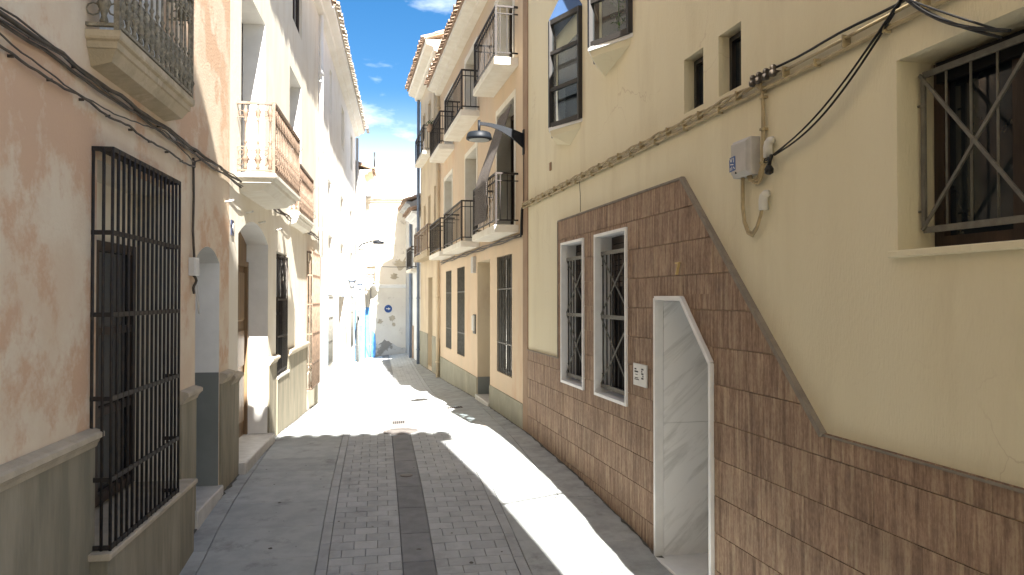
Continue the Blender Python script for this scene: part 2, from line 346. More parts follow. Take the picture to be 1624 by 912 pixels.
def panel_door(house, F, u0, u1, z0, z1, dep, m='wood', leaves=2, rows=((.08, .36), (.40, .62), (.66, .95))):
    b = MB(); b.box(F, u0, u1, -dep - .02, -dep + .02, z0, z1)
    fw = .07; b.box(F, u0, u0 + fw, -dep + .02, -dep + .07, z0, z1); b.box(F, u1 - fw, u1, -dep + .02, -dep + .07, z0, z1); b.box(F, u0 + fw, u1 - fw, -dep + .02, -dep + .07, z1 - fw, z1)
    o = b.build('door', m, house); h = z1 - z0
    lw = (u1 - u0 - 2 * fw) / leaves
    for i in range(leaves):
        a = u0 + fw + lw * i
        for r0, r1 in rows: MB().bbox(F, a + .08, a + lw - .08, -dep + .021, -dep + .05, z0 + r0 * h, z0 + r1 * h - .02, .02).build('door_panel', m, o)
    b = MB(); uc = (u0 + u1) / 2; b.tube([F.pt(uc + .06, -dep + .03, z0 + .45 * h), F.pt(uc + .06, -dep + .08, z0 + .45 * h), F.pt(uc + .06, -dep + .08, z0 + .55 * h), F.pt(uc + .06, -dep + .03, z0 + .55 * h)], .012)
    b.build('handle', 'brass', o)
    return o

def grille(house, F, u0, u1, w, z0, z1, nb, hz, m='iron', bm=None, r=.009, sides=0, name='window_grille', wall_w=0.0, flat=.03):
    """flats at heights hz, nb round bars; sides: bars on each return when the grille stands proud"""
    b = MB()
    for z in hz:
        b.box(F, u0, u1, w - .006, w + .006, z - flat / 2, z + flat / 2)
        if sides:
            for u in (u0, u1): b.box(F, u - .006, u + .006, wall_w, w + .004, z - flat / 2 + .001, z + flat / 2 - .001)
    for u in (u0, u1): b.box(F, u - .005, u + .005, w - .005, w + .005, z0, z1)
    o = b.build(name, m, house)
    k = MB().tube([F.pt(u0, w + .0, z0), F.pt(u0, w, z1)], r, 6).build('bar', bm or m, o)
    for i in range(1, nb): dup(k, F.d * ((u1 - u0) * i / (nb - 1)), o)
    for s in range(sides):
        ww = wall_w + (w - wall_w) * (s + .15) / sides
        for u in (u0, u1): dup(k, F.d * (u - u0) + F.n * (ww - w), o)
    return o

def plain_balcony(house, F, u0, u1, w, z, th, rh, nb, m='iron', sm='slab', side=3, knobs=False):
    b = MB(); b.bbox(F, u0, u1, .001, w, z - th, z, .012)
    o = b.build('balcony', sm, house)
    ww = w - .03
    q = MB()
    for zz, hh in ((z + rh, .03), (z + .07, .02), (z + rh - .11, .014)):
        q.box(F, u0 + .03, u1 - .03, ww - .012, ww + .012, zz - hh / 2, zz + hh / 2)
        for u in (u0 + .03, u1 - .03): q.box(F, u - .011, u + .011, .001, ww - .012, zz - hh / 2, zz + hh / 2)
    for u in (u0 + .03, u1 - .03): q.box(F, u - .014, u + .014, ww - .015, ww + .015, z, z + rh + .012)
    q.build('railing', m, o)
    k = MB().box(F, u0 + .06, u0 + .072, ww - .006, ww + .006, z + .07, z + rh).build('baluster', m, o)
    L = u1 - u0 - .13
    for i in range(1, nb): dup(k, F.d * (L * i / (nb - 1)), o)
    for s in range(side):
        for u in (u0 + .024, u1 - .036): dup(k, F.d * (u - u0 - .06) + F.n * (-(ww - .02) * (s + .6) / side), o)
    return o

def ornate_mesh(F, u, w, z, h, along, k=1.0):
    """cast-iron baluster: turned shaft with bulbs and scrolls in the plane of the railing"""
    b = MB(); c = F.pt(u, w, z)
    pr = [(.008, 0), (.02, .015), (.012, .05), (.024, .10 * h + .03), (.032, .17 * h), (.014, .24 * h), (.024, .30 * h), (.010, .36 * h), (.009, .40 * h), (.018, .425 * h), (.009, .45 * h),
          (.008, .74 * h), (.016, .76 * h), (.009, .78 * h), (.02, .84 * h), (.026, .90 * h), (.012, .95 * h), (.008, h)]
    b.lathe(c, [(a * (.5 + .5 * k), q) for a, q in pr], 6)
    d = along
    for zz, rr, off in ((.12 * h, .022, .036), (.27 * h, .017, .03), (.87 * h, .018, .03)):
        for sg in (-1, 1):
            rr = rr * k if sg < 0 else rr; off = off * k if sg < 0 else off; cc = c + d * off * sg + Vector((0, 0, zz))
            b.tube([cc + (d * cos(t) + Vector((0, 0, 1)) * sin(t)) * rr for t in [i * pi / 4 for i in range(8)]], .0055, 4, True)
    return b

def ornate_balcony(house, F, u0, u1, w, z, th, rh, nb, ns, m, sm):
    prof = [(.001, z - th - .03), (w * .62, z - th), (w * .80, z - th * .62), (w * .86, z - th * .58), (w * .88, z - th * .36), (w * .97, z - th * .30), (w, z - th * .22), (w, z), (.001, z)]
    # moulded slab: front profile, mitred at the two ends
    b = MB(); n = len(prof); rings = []
    for uu, sg in ((u0, -1), (u1, 1)):
        rings.append([F.pt(uu - sg * (w - pw) if pw > .01 else uu - sg * w * .45, pw, pz) for pw, pz in prof])
    b.add(rings[0] + rings[1], [(i, i + n, (i + 1) % n + n, (i + 1) % n) for i in range(n)])
    for uu, ring in ((u0, rings[0]), (u1, rings[1])):   # end mouldings back to the wall
        bk = []
        for (pw, pz), p in zip(prof, ring): bk.append(p - F.n * (pw - .001))
        b.add(ring + bk, [(i, i + n, i + 1 + n, i + 1) for i in range(n - 1)])
    o = b.build('balcony', sm, house)
    ww = w - .025; q = MB()
    for zz, hh, bw in ((z + rh, .028, .04), (z + .035, .02, .03), (z + rh * .34 + .03, .012, .012), (z + rh * .8, .012, .012)):
        q.box(F, u0 + .02, u1 - .02, ww - bw / 2, ww + bw / 2, zz - hh / 2, zz + hh / 2)
        for u in (u0 + .02, u1 - .02): q.box(F, u - bw / 2, u + bw / 2, .001, ww - bw / 2, zz - hh / 2, zz + hh / 2)
    for u in (u0 + .02, u1 - .02): q.box(F, u - .014, u + .014, ww - .016, ww + .016, z, z + rh + .016)
    q.build('railing', m, o)
    k = ornate_mesh(F, u0 + .08, ww, z + .04, rh - .06, F.d).build('baluster', m, o)
    for i in range(1, nb): dup(k, F.d * ((u1 - u0 - .16) * i / (nb - 1)), o)
    k2 = ornate_mesh(F, u0 + .02, ww - (.04 if ns > 1 else .075), z + .04, rh - .06, F.n, 1.7).build('baluster', m, o)
    for s in range(ns):
        for u in (0, u1 - u0 - .04):
            if s == 0 and u == 0: continue
            dup(k2, F.d * u - F.n * ((ww - .04) * s / max(ns - .3, 1)), o)
    return o

def eave(house, F, u0, u1, w, z, m='terracotta', cm='white', tiles=True, sp=.2, depth=4.0, slope=.32, corn=.18, rise=.85):
    """plaster cornice, sloping roof and the row of barrel tiles that forms the eave"""
    b = MB(); b.extr(F, [(.001, z - corn * 1.3), (w * .35, z - corn * 1.15), (w * .4, z - corn * .8), (w * .8, z - corn * .55), (w * .84, z - .035), (.001, z - .03)], u0, u1)
    b.build('cornice', cm, house)
    r = MB(); r.extr(F, [(w - .03, z - .02), (w - .03, z + .012), (-depth, z + .012 + (depth + w) * slope), (-depth, z - .02 + (depth + w) * slope)], u0, u1)
    ro = r.build('roof', m, house)
    if tiles:
        rad = sp * .43; n = 6
        t = MB(); vs = []; L = .42
        for (ww, zz, rr) in ((w + .05, z + .005, rad), (w + .05 - L, z + .005 + L * slope, rad * .85)):
            for j in range(n + 1):
                a = pi * j / n; vs.append(F.pt(u0 + sp / 2 + cos(a) * rr, ww, zz + sin(a) * rr * rise))
            for j in range(n + 1):
                a = pi * j / n; vs.append(F.pt(u0 + sp / 2 + cos(a) * rr * .76, ww, zz + sin(a) * rr * (rise - .23)))
        q = n + 1; fs = []
        for j in range(n):
            fs += [(j, j + 1, 2 * q + j + 1, 2 * q + j), (q + j, q + j + 1, 3 * q + j + 1, 3 * q + j), (j, j + 1, q + j + 1, q + j)]
        t.add(vs, fs, True)
        k = t.build('roof_tile', m, ro); cnt = int((u1 - u0) / sp)
        for i in range(1, cnt): dup(k, F.d * sp * i + Vector((0, 0, random.uniform(-.008, .008))) + F.n * random.uniform(-.015, .015), ro)
        k2 = dup(k, -F.n * .36 + Vector((0, 0, .36 * slope)), ro)
        s = MB()
        for i in range(cnt):   # courses further up the roof
            for j in range(1, 7):
                if (F.pt(u0 + sp * i, 0, 0).y < 60):
                    cc = F.pt(u0 + sp / 2 + sp * i, w + .05 - .38 * j, z + .02 + .38 * j * slope)
                    p = [cc + F.d * cos(pi * g / 4) * rad + Vector((0, 0, sin(pi * g / 4) * rad * .85)) for g in range(5)]
                    e2 = -F.n * .4 + Vector((0, 0, .4 * slope)); s.add(p + [x + e2 for x in p], [(g, g + 1, g + 6, g + 5) for g in range(4)], True)
        s.build('roof_tile_courses', m, ro, kind='stuff')
    return ro

def downpipe(house, F, u, w, z0, z1, m, r=.045):
    b = MB(); b.tube([F.pt(u, w, z0), F.pt(u, w, z1)], r, 10)
    z = z0 + .6
    while z < z1: b.tube([F.pt(u, w, z - .02), F.pt(u, w, z + .02)], r + .012, 10); z += 1.7
    return b.build('downpipe', m, house)

def glyph(text, F, u, w, z, size, m, name, parent=None, depth=.004, flip=False):
    cu = bpy.data.curves.new('t', 'FONT'); cu.body = text; cu.size = size; cu.extrude = depth / 2; cu.align_x = 'CENTER'
    o = bpy.data.objects.new('t', cu); COL.objects.link(o); dg = bpy.context.evaluated_depsgraph_get(); me = bpy.data.meshes.new_from_object(o.evaluated_get(dg))
    # reading direction runs away from the camera on the left, towards it on the right
    rd = F.d if F.n.cross(F.d).z > 0 else -F.d
    b = MB(); b.add([F.pt(u, w, z) + rd * v.co.x + Vector((0, 0, v.co.y)) + F.n * v.co.z for v in me.vertices], [tuple(p.vertices) for p in me.polygons])
    bpy.data.objects.remove(o); return b.build(name, m, parent)

# ------------------------------------------------------------------ the street surface
def lerp_tab(t, x):
    if x <= t[0][0]: return t[0][1]
    for (a, p), (b, q) in zip(t, t[1:]):
        if x <= b:
            k = (x - a) / (b - a); k = k * k * (3 - 2 * k) * .5 + k * .5
            return p + (q - p) * k
    return t[-1][1]
GL = [(-30, -.6), (-5, -.45), (4, -.33), (6.2, -.2), (7.25, -.07), (8.2, -.01), (10.8, .01), (11.8, -.03), (14, -.14), (18, -.34), (25, -.44), (60, -.7)]
GR = [(-30, -.6), (-5, -.42), (3, -.36), (5.9, -.165), (6.9, -.075), (8.5, .03), (10.6, .095), (13.3, .08), (14.5, .05), (20, -.1), (25, -.17), (60, -.5)]
def xr(y): return 2.6 / cos(A_R) - y * tan(A_R)
def gz(x, y):
    t = (x + 1.88) / (xr(y) + 1.88); t = max(0, min(1, t))
    return lerp_tab(GL, y) * (1 - t) + lerp_tab(GR, y) * t
def cx(y): return .339 - .0347 * y
b = MB(); ys = [-60, -20, -10, -6] + [-4 + .5 * i for i in range(80)] + [40, 60, 120, 600, 1500]; xs = [-1500, -60, -8, -3, -1.9] + [-1.5 + .5 * i for i in range(11)] + [6, 12, 60, 1500]
for y in ys:
    for x in xs: b.v.append(Vector((x, y, gz(x, y) - .03)))
nx = len(xs)
for i in range(len(ys) - 1):
    for j in range(nx - 1): b.f.append([i * nx + j, i * nx + j + 1, (i + 1) * nx + j + 1, (i + 1) * nx + j]); b.sm.append(False)
ground = b.build('ground', 'base', None, org=Vector((0, 0, 0)), kind='structure')
street = bpy.data.objects.new('street', None); COL.objects.link(street); street.location = (0, 10, 0); WL['street'] = Vector((0, 10, 0)); street['kind'] = 'structure'

def stone_quad(b, q0, q1, y0, y1, gap, dz, left=False, right=False):
    ps = []
    for (q, y) in ((q0 + gap, y0 + gap), (q1 - gap, y0 + gap), (q1 - gap, y1 - gap), (q0 + gap, y1 - gap)):
        x = cx(y) + q
        if left and q == q0 + gap: x = -1.9
        if right and q == q1 - gap: x = xr(y) + .02
        ps.append(Vector((x, y, gz(x, y) + dz)))
    c = .004
    cen = sum(ps, Vector()) / 4
    top = [p + (cen - p).normalized() * c * 1.4 for p in ps]; mid = [p - Vector((0, 0, c)) for p in ps]; bot = [p - Vector((0, 0, .05)) for p in ps]
    b.add(top + mid + bot, [(0, 1, 2, 3)] + [(i, (i + 1) % 4, 4 + (i + 1) % 4, 4 + i) for i in range(4)] + [(4 + i, 4 + (i + 1) % 4, 8 + (i + 1) % 4, 8 + i) for i in range(4)])
def stones(name, q0, q1, n, ln, y0, y1, m, stag, gap, far_y, jit=.0015, left=False, right=False):
    """courses across the street: single pieces up to far_y, one joined part beyond"""
    far = MB(); y = y0; k = 0; w = (q1 - q0) / n
    while y < y1:
        off = (k % 2) * w * .5 if stag else 0
        edges = [q0] + [q0 + off + w * i for i in range(0 if off else 1, n + 1 if not off else n)] + ([q1] if True else [])
        edges = sorted(set(round(e, 5) for e in edges))
        l2 = ln * (1 + (random.uniform(-.12, .12) if not stag else random.uniform(-.05, .05)))
        for a, c in zip(edges, edges[1:]):
            if c - a < .03: continue
            dz = random.uniform(-jit, jit); tgt = MB() if y < far_y else far
            stone_quad(tgt, a, c, y, y + l2, gap, dz, left and a == round(q0, 5), right and c == round(q1, 5))
            if tgt is not far: tgt.build(name, m, street)
        y += l2; k += 1
    if far.v: far.build(name + '_courses', m, street, kind='stuff')
stones('edge_slab', -1.95, -1.745, 1, .62, 3.2, 31, 'edgep', False, .003, 14, left=True)
stones('paving_slab', -1.745, -.82, 1, .66, 3.2, 31, 'slabp', False, .0025, 22)
stones('border_stone', -.82, -.73, 1, .5, 3.2, 31, 'paver', False, .003, 14)
stones('paver', -.73, -.132, 3, .145, 4.6, 31, 'paver', True, .002, 10.6)
stones('channel_slab', -.132, .132, 1, .62, 3.2, 31, 'chan', False, .004, 22, jit=.001)
stones('paver', .132, .78, 3, .145, 4.6, 31, 'paver', True, .002, 8.6)
stones('border_stone', .78, .87, 1, .5, 3.2, 31, 'paver', False, .003, 14)
stones('paving_slab', .87, 1.50, 1, .66, 3.2, 11.3, 'slabp', False, .0025, 22)
stones('edge_slab', 1.50, 2.4, 1, .55, 3.2, 14.5, 'edgep', False, .003, 12, right=True)
stones('edge_slab', .87, 1.9, 1, .6, 14.5, 31, 'edgep', False, .003, 14.6, right=True)
stones('paving_slab', .87, 1.50, 1, .66, 11.3, 14.5, 'slabp', False, .0025, 10)
# covers let into the paving
def cover(name, label, cat, x, y, sx_, sy, m, slots=0, rnd=False):
    b = MB(); F = Frame((x, y, gz(x, y)), (1, 0, 0), (0, 1, 0)); z = .006
    if rnd:
        b.lathe((x, y, gz(x, y) - .03), [(sx_ / 2, 0), (sx_ / 2, z + .03), (sx_ / 2 - .03, z + .032), (sx_ / 2 - .035, z + .026), (sx_ / 2 - .045, z + .026), (sx_ / 2 - .05, z + .032), (.01, z + .034)], 28)
        return tag(b.build(name, m), label, cat)
    if not slots: b.bbox(F, -sx_ / 2, sx_ / 2, 0, 0, 0, 0) if False else None
    sl = gz(x, y + .5) - gz(x, y - .5)
    def bx(x0, x1, y0, y1, z0, z1):
        P = lambda a, c, d: Vector((x + a, y + c, gz(x + a, y + c) + d))
        b.hexa([P(x0, y0, z1), P(x1, y0, z1), P(x1, y1, z1), P(x0, y1, z1)], [P(x0, y0, z0), P(x1, y0, z0), P(x1, y1, z0), P(x0, y1, z0)])
    if slots:
        e = .015; bx(-sx_ / 2, sx_ / 2, -sy / 2, -sy / 2 + e, -.03, z); bx(-sx_ / 2, sx_ / 2, sy / 2 - e, sy / 2, -.03, z)
        for i in range(slots + 1):
            a = -sx_ / 2 + (sx_ - e) * i / slots; bx(a, a + e, -sy / 2 + e, sy / 2 - e, -.03, z)
        o = b.build(name, m); b = MB(); bx(-sx_ / 2 + .002, sx_ / 2 - .002, -sy / 2 + .002, sy / 2 - .002, -.02, .002); 
        c = b.build('drain_pit', 'dark', o); return tag(o, label, cat)
    bx(-sx_ / 2, sx_ / 2, -sy / 2, sy / 2, -.03, z); bx(-sx_ / 2 + .03, sx_ / 2 - .03, -sy / 2 + .03, sy / 2 - .03, z, z + .004)
    return tag(b.build(name, m), label, cat)
cover('manhole_cover', 'round grey manhole cover across the dark channel at the tiled shadow edge', 'manhole', -.02, 11.25, .56, .56, 'cast', rnd=True)
cover('drain_grate', 'small square slotted drain grate in the dark channel behind the manhole cover', 'drain', cx(12.2) + .0, 12.2, .2, .34, 'cast', slots=6)
cover('utility_cover', 'rusty brown rectangular cover in the sunlit paving beside the right shadow', 'cover', 1.02, 11.27, .38, .26, 'brownchan')
cover('drain_grate', 'dark slotted drain grate in the shade near the peach house wall', 'drain', .9, 13.6, .28, .24, 'cast', slots=7)
tag(MB().lathe((.03, 8.6, gz(.03, 8.6) - .03), [(.07, 0), (.07, .034), (.055, .036), (.01, .036)], 16).build('valve_cover', 'cast'), 'little round dark valve cover in the shaded dark channel', 'cover')

# grime: dark spots trodden into the paving, and dirt gathered along the foot of the walls
random.seed(21)
b = MB()
for i in range(80):
    y = 4.6 + 9 * random.random() ** 1.4; x = random.uniform(-1.7, xr(y) - .2); r = random.choice((.006, .009, .012, .012, .02)); n = 9
    c = Vector((x, y, gz(x, y) + .0035)); b.add([c + Vector((cos(2 * pi * k / n) * r * random.uniform(.6, 1.2), sin(2 * pi * k / n) * r * random.uniform(.6, 1.5), gz(x, y + .5 * sin(2 * pi * k / n) * r) - gz(x, y))) for k in range(n)], [tuple(range(n))])
b.build('pavement_spots', 'grime', street, kind='stuff')
b = MB()
for side in (0, 1):
    y = 4.0; rows_ = []
    while y < 26:
        w_ = random.uniform(.006, .03) * (1.6 if random.random() < .15 else 1)
        x0, x1 = (-1.89, -1.855 + w_) if side == 0 else (xr(y) + .02, xr(y) - .012 - w_)
        rows_ += [Vector((x0, y, gz(-1.85 if side == 0 else xr(y) - .03, y) + .006)), Vector((x1, y, gz(x1, y) + .0035))]; y += random.uniform(.05, .14)
    m_ = len(rows_) // 2; b.add(rows_, [(2 * i, 2 * i + 1, 2 * i + 3, 2 * i + 2) for i in range(m_ - 1)])
b.build('wall_foot_dirt', 'grime', street, kind='stuff')
# ------------------------------------------------------------------ LEFT: pink house
H = thing('pink_house', 'weathered pink ochre house with a barred window and ornate balcony, nearest on the left', 'house', (-1.88, 4, gz(-1.88, 4)))
niche = arch(7.22, 8.12, .06, 2.36, 2.5)
wall(H, LF, rect(-1.5, 8.55, -1.2, 9.2), [(rect(4.98, 6.70, .47, 2.86), .37, 'cream_l'), (niche, .62, 'white_r'), (rect(5.0, 6.2, 3.62, 5.9), .13, 'white_r'), (rect(1.2, 2.4, 3.62, 5.9), .3, 'white_r')], 'pink')
eave(H, LF, -1.5, 8.55, .38, 9.2, tiles=False)
def dado(H, segs, ztop, m='dado', mm='mould', z0=-1.2, mh=.1, pr=.075):
    for u0, u1 in segs:
        MB().bbox(LF, u0, u1, .001, .022, z0, ztop - mh, .004).build('dado', m, H)
        prof = [(.001, ztop - mh), (.03, ztop - mh), (.04, ztop - mh * .75), (pr * .8, ztop - mh * .5), (pr, ztop - mh * .38), (pr, ztop - mh * .1), (pr * .8, ztop), (.001, ztop + .015)]
        MB().extr(LF, prof, u0 + .001, u1 - .001).build('dado_moulding', mm, H)
dado(H, [(-1.5, 4.93), (6.74, 7.20)], 1.2)
dado(H, [(8.14, 8.549)], 1.22)
MB().bbox(LF, 4.86, 6.74, .001, .125, -1.2, .43, .004).build('window_pedestal', 'dado', H)
MB().bbox(LF, 4.83, 6.76, -.36, .15, .432, .472, .008).build('window_sill', 'mould', H)
# window behind the cage: wall above, brown frame and pale interior
bk = MB(); sheet(bk, LF, rect(4.98, 6.70, .47, 2.86), -.37); bk.build('window_niche_back', 'cream_l', H)
window(H, LF, 5.02, 6.60, .50, 2.42, .365, 'wood_d', 'pane', cols=2, rows=3, fw=.07, th=.06)
g = grille(H, LF, 4.90, 6.29, .12, .44, 2.92, 16, (2.91, 2.40, 1.90, 1.39, .90, .49), 'iron', r=.010, sides=2)
q = MB(); q.box(LF, 4.90, 6.29, .001, .12, 2.915, 2.925); q.build('cage_top', 'iron', g)
ornate_balcony(H, LF, 4.78, 6.40, .20, 3.60, .17, .80, 14, 1, 'iron_o', 'stone')
ornate_balcony(H, LF, 1.0, 2.6, .20, 3.60, .17, .80, 12, 1, 'iron_o', 'stone')
window(H, LF, 5.03, 6.17, 3.63, 5.88, .12, 'sign', 'sign', cols=4, rows=2, name='balcony_shutter')
window(H, LF, 1.23, 2.37, 3.63, 5.88, .29, 'wood_p', 'pane', cols=2, rows=3, name='balcony_door')
# recessed doorway
MB().bbox(LF, 7.16, 8.135, -.62, .05, -1.0, .085, .01).build('doorstep', 'step', H)
panel_door(H, LF, 7.225, 8.115, .085, 2.48, .60, 'wood_d', leaves=1)
MB().box(LF, 8.105, 8.119, -.56, -.001, .086, 1.24).build('reveal_dado', 'dado_n', H)
MB().box(LF, 7.221, 7.235, -.56, -.001, .086, 1.24).build('reveal_dado', 'dado_n', H)
MB().bbox(Frame((-1.88, 8.12, 0), (1, 0, 0), (0, -1, 0)), -.33, -.26, .001, .012, 1.52, 1.60, .003).build('light_switch', 'plastic', H)

# ------------------------------------------------------------------ LEFT: cream house with the arched door
H = thing('cream_arched_door_house', 'old cream house with arched wooden door and two sunlit balconies, second on the left', 'house', (-1.88, 12, gz(-1.88, 12)))
adoor = arch(9.0, 10.92, .10, 2.74, 2.96, 10)
wall(H, LF, rect(8.552, 16.98, -1.2, 8.4), [(adoor, .36, 'white_r'), (rect(9.12, 10.62, 3.42, 5.72), .34, 'white_r'), (rect(12.85, 14.25, 3.42, 5.86), .30, 'white_r'), (rect(11.6, 12.65, .82, 2.70), .12, None),
     (rect(13.15, 14.3, 6.75, 7.7), .1, None), (rect(15.2, 16.4, .5, 2.75), .12, None)], 'cream_l')
eave(H, LF, 8.552, 16.98, .36, 8.45, 'terracotta', 'white', sp=.21)
dado(H, [(8.552, 8.985), (10.935, 11.56), (12.69, 15.05)], 1.16)
MB().bbox(LF, 16.5, 16.98, .001, .022, -1.2, 1.06, .004).build('dado', 'dado', H)
MB().bbox(LF, 11.58, 12.67, .001, .03, -1.2, .80, .004).build('dado', 'dado', H)
MB().bbox(LF, 11.57, 12.70, -.11, .045, .80, .84, .006).build('window_sill', 'step', H)
MB().bbox(LF, 8.97, 10.96, -.36, .10, -1.0, .125, .012).build('doorstep', 'step', H)
dr = panel_door(H, LF, 9.0, 10.92, .126, 2.50, .33, 'wood', 2)
b = MB(); b.prism(LF, [(9.0, 2.505)] + [(10.92, 2.505)] + [p for p in adoor[2:]], -.34, -.29); b.build('fanlight_panel', 'wood', dr)
MB().box(LF, 10.905, 10.919, -.28, -.001, .127, .5).build('reveal_dado', 'white_r', H)
ornate_balcony(H, LF, 8.89, 10.98, .43, 3.42, .17, .80, 17, 3, 'iron_b', 'slab')
ornate_balcony(H, LF, 12.78, 14.75, .18, 3.42, .17, .80, 16, 2, 'iron_b', 'slab')
window(H, LF, 9.15, 10.59, 3.43, 5.70, .33, 'wood_d', 'pane', cols=2, rows=3, fw=.07, name='balcony_door')
window(H, LF, 12.88, 14.22, 3.43, 5.84, .29, 'wood_p', 'pane', cols=2, rows=3, name='balcony_door')
window(H, LF, 13.17, 14.28, 6.77, 7.68, .09, 'wood_d', 'pane', cols=2)
w_ = window(H, LF, 11.62, 12.63, .84, 2.68, .11, 'wood_d', 'pane', cols=2, rows=2)
MB().box(LF, 11.72, 12.4, -.062, -.05, 2.02, 2.6).build('pale_shutter', 'pane_l', w_)
grille(H, LF, 11.64, 12.61, .012, .86, 2.66, 9, (2.64, 1.98, 1.42, .9), 'iron', r=.008)
window(H, LF, 15.22, 16.38, .52, 2.73, .11, 'wood_p', 'wood_p', cols=2, rows=2)
g = grille(H, LF, 15.14, 16.42, .11, .22, 2.92, 11, (2.90, 2.45, 1.88, 1.30, .72, .24), 'iron_b', r=.010, sides=2)
MB().box(LF, 15.15, 16.41, .012, .10, .215, .23).build('cage_base', 'iron_b', g); MB().box(LF, 15.15, 16.41, .012, .10, 2.905, 2.915).build('cage_top', 'iron_b', g)
downpipe(H, LF, 16.93, .07, 2.9, 8.2, 'white')

# ------------------------------------------------------------------ LEFT: white house
H = thing('white_house', 'long white house with barrel tile eave and small square windows, third on the left', 'house', (-1.88, 23, gz(-1.88, 23)))
up = [(19.55, 20.15, 6.75, 7.85), (23.2, 24.3, 6.6, 7.85), (27.1, 28.1, 6.6, 7.85)]
midw = [(19.25, 20.0, 4.5, 4.97), (23.05, 24.05, 4.55, 5.07), (26.95, 27.9, 4.6, 5.12)]
loww = [(19.4, 20.4, 3.27, 3.6), (23.1, 24.15, 3.35, 3.65), (27.3, 28.3, 3.35, 3.65)]
gr = [(19.35, 20.5, .3, 2.08), (27.4, 28.6, .25, 2.08)]
holes = [(rect(*h), .14 if h in up else .3, None) for h in up + midw + loww] + [(rect(*h), .1, None) for h in gr] + [(rect(22.5, 24.7, -.3, 2.05), .34, None)]
wall(H, LF, rect(16.982, 29.88, -1.2, 8.5), holes, 'white')
eave(H, LF, 17.02, 29.88, .40, 8.5, 'white_tile', 'white', sp=.23)
for h in up: window(H, LF, h[0] + .02, h[1] - .02, h[2] + .02, h[3] - .02, .13, 'wood_p', 'wood_p')
for h in midw + loww: window(H, LF, h[0] + .02, h[1] - .02, h[2] + .02, h[3] - .02, .29, 'wood_p', 'pane_l', cols=2, fw=.04)
for h in gr:
    window(H, LF, h[0] + .02, h[1] - .02, h[2] + .02, h[3] - .02, .09, 'frame', 'pane')
    grille(H, LF, h[0] + .03, h[1] - .03, .012, h[2] + .02, h[3] - .02, 9, (h[2] + .05, .9, 1.5, h[3] - .05), 'iron_g', r=.009)
panel_door(H, LF, 22.52, 24.68, -.274, 2.04, .33, 'wood', 2)
MB().bbox(LF, 22.45, 24.75, -.33, .06, -1.0, -.275, .01).build('doorstep', 'step', H)
downpipe(H, LF, 29.8, .07, -.4, 8.2, 'greywall', .05)
MB().extr(LF, [(.43, 8.42), (.52, 8.42), (.53, 8.5), (.5, 8.5), (.5, 8.44), (.45, 8.44)], 29.0, 29.88).build('gutter', 'greywall', H)

# ------------------------------------------------------------------ LEFT: last house and the wall that closes the street
H = thing('corner_house', 'narrow white house projecting past the end of the long white house on the left', 'house', (-1.55, 30.5, -.45))
F3 = Frame((-1.55, 0, 0), (0, 1, 0), (1, 0, 0))
wall(H, F3, rect(29.9, 31.9, -1.2, 7.0), [(rect(30.3, 30.9, 4.2, 5.6), .15, None), (rect(30.3, 30.9, 2.7, 3.5), .15, None)], 'white')
for z0, z1 in ((4.2, 5.6), (2.7, 3.5)): window(H, F3, 30.32, 30.88, z0 + .02, z1 - .02, .14, 'wood_d', 'pane')
eave(H, F3, 29.9, 31.9, .34, 7.05, 'terracotta', 'sand', sp=.22)
F3b = Frame((-1.55, 29.9, 0), (1, 0, 0), (0, -1, 0))
MB().bbox(F3b, -.34, -.02, .001, .03, -1.0, 1.55, .005).build('blue_halo_panel', 'skyblue', H)  # blue bloom of the bright far end, painted on as a panel
MB().bbox(F3, 30.0, 30.9, .001, .03, -1.0, 1.55, .005).build('blue_halo_panel', 'skyblue', H)  # same painted bloom on the street side
b = MB(); b.bbox(Frame((-1.9, 31, 0), (0, 1, 0), (1, 0, 0)), 30.2 - 31, 31.6 - 31, -3, -.2, 7.0, 8.3, .01); b.build('roof_room', 'white', H)
MB().tube([(-1.2, 31.0, 7.2), (-1.2, 31.0, 7.9)], .03, 6).build('vent_pipe', 'frame', H)
MB().bbox(F3, 30.2, 31.0, .001, .3, 2.5, 2.6).build('string_course', 'white', H)

H = thing('end_house', 'peeling white house wall with a grey scuffed base closing the far end of the street', 'house', (0, 31.3, -.45))
wall(H, EF, rect(-3, 3.2, -1.4, 6.1), [(rect(-.05, .32, 2.62, 3.3), .12, None)], 'patched')
eave(H, EF, -3, 3.2, .2, 6.15, 'white_tile', 'patched', tiles=False, slope=.05, depth=3)
MB().extr(EF, [(.001, 2.42), (.05, 2.44), (.10, 2.52), (.10, 2.56), (.001, 2.58)], -2.9, 3.1).build('string_course', 'white', H)
random.seed(3)
jag = [(-2.9 + .09 * i, .10 + .16 * sin(i * .35) + random.uniform(-.07, .07)) for i in range(67)]
MB().prism(EF, [(-2.9, -1.3), (3.07, -1.3)] + jag[::-1], .0, .008).build('scuffed_base', 'patch_b', H)
for (pu, pz, pr_) in ((.52, 1.05, .12), (1.02, 1.18, .16), (1.08, .93, .10), (1.4, 3.4, .3), (1.1, 2.9, .2)):
    MB().prism(EF, [(pu + pr_ * random.uniform(.45, 1.2) * cos(a * pi / 11), pz + .8 * pr_ * random.uniform(.4, 1.3) * sin(a * pi / 11)) for a in range(22)], .0, .006).build('bare_patch', 'mould', H)
window(H, EF, -.04, .31, 2.63, 3.29, .11, 'wood_p', 'pane_l', cols=2)
plain_balcony(H, EF, -.1, .37, .18, 2.66, .04, .55, 6, 'iron_b', 'slab', 1)
downpipe(H, EF, .14, .05, -.5, 2.4, 'greywall', .03)

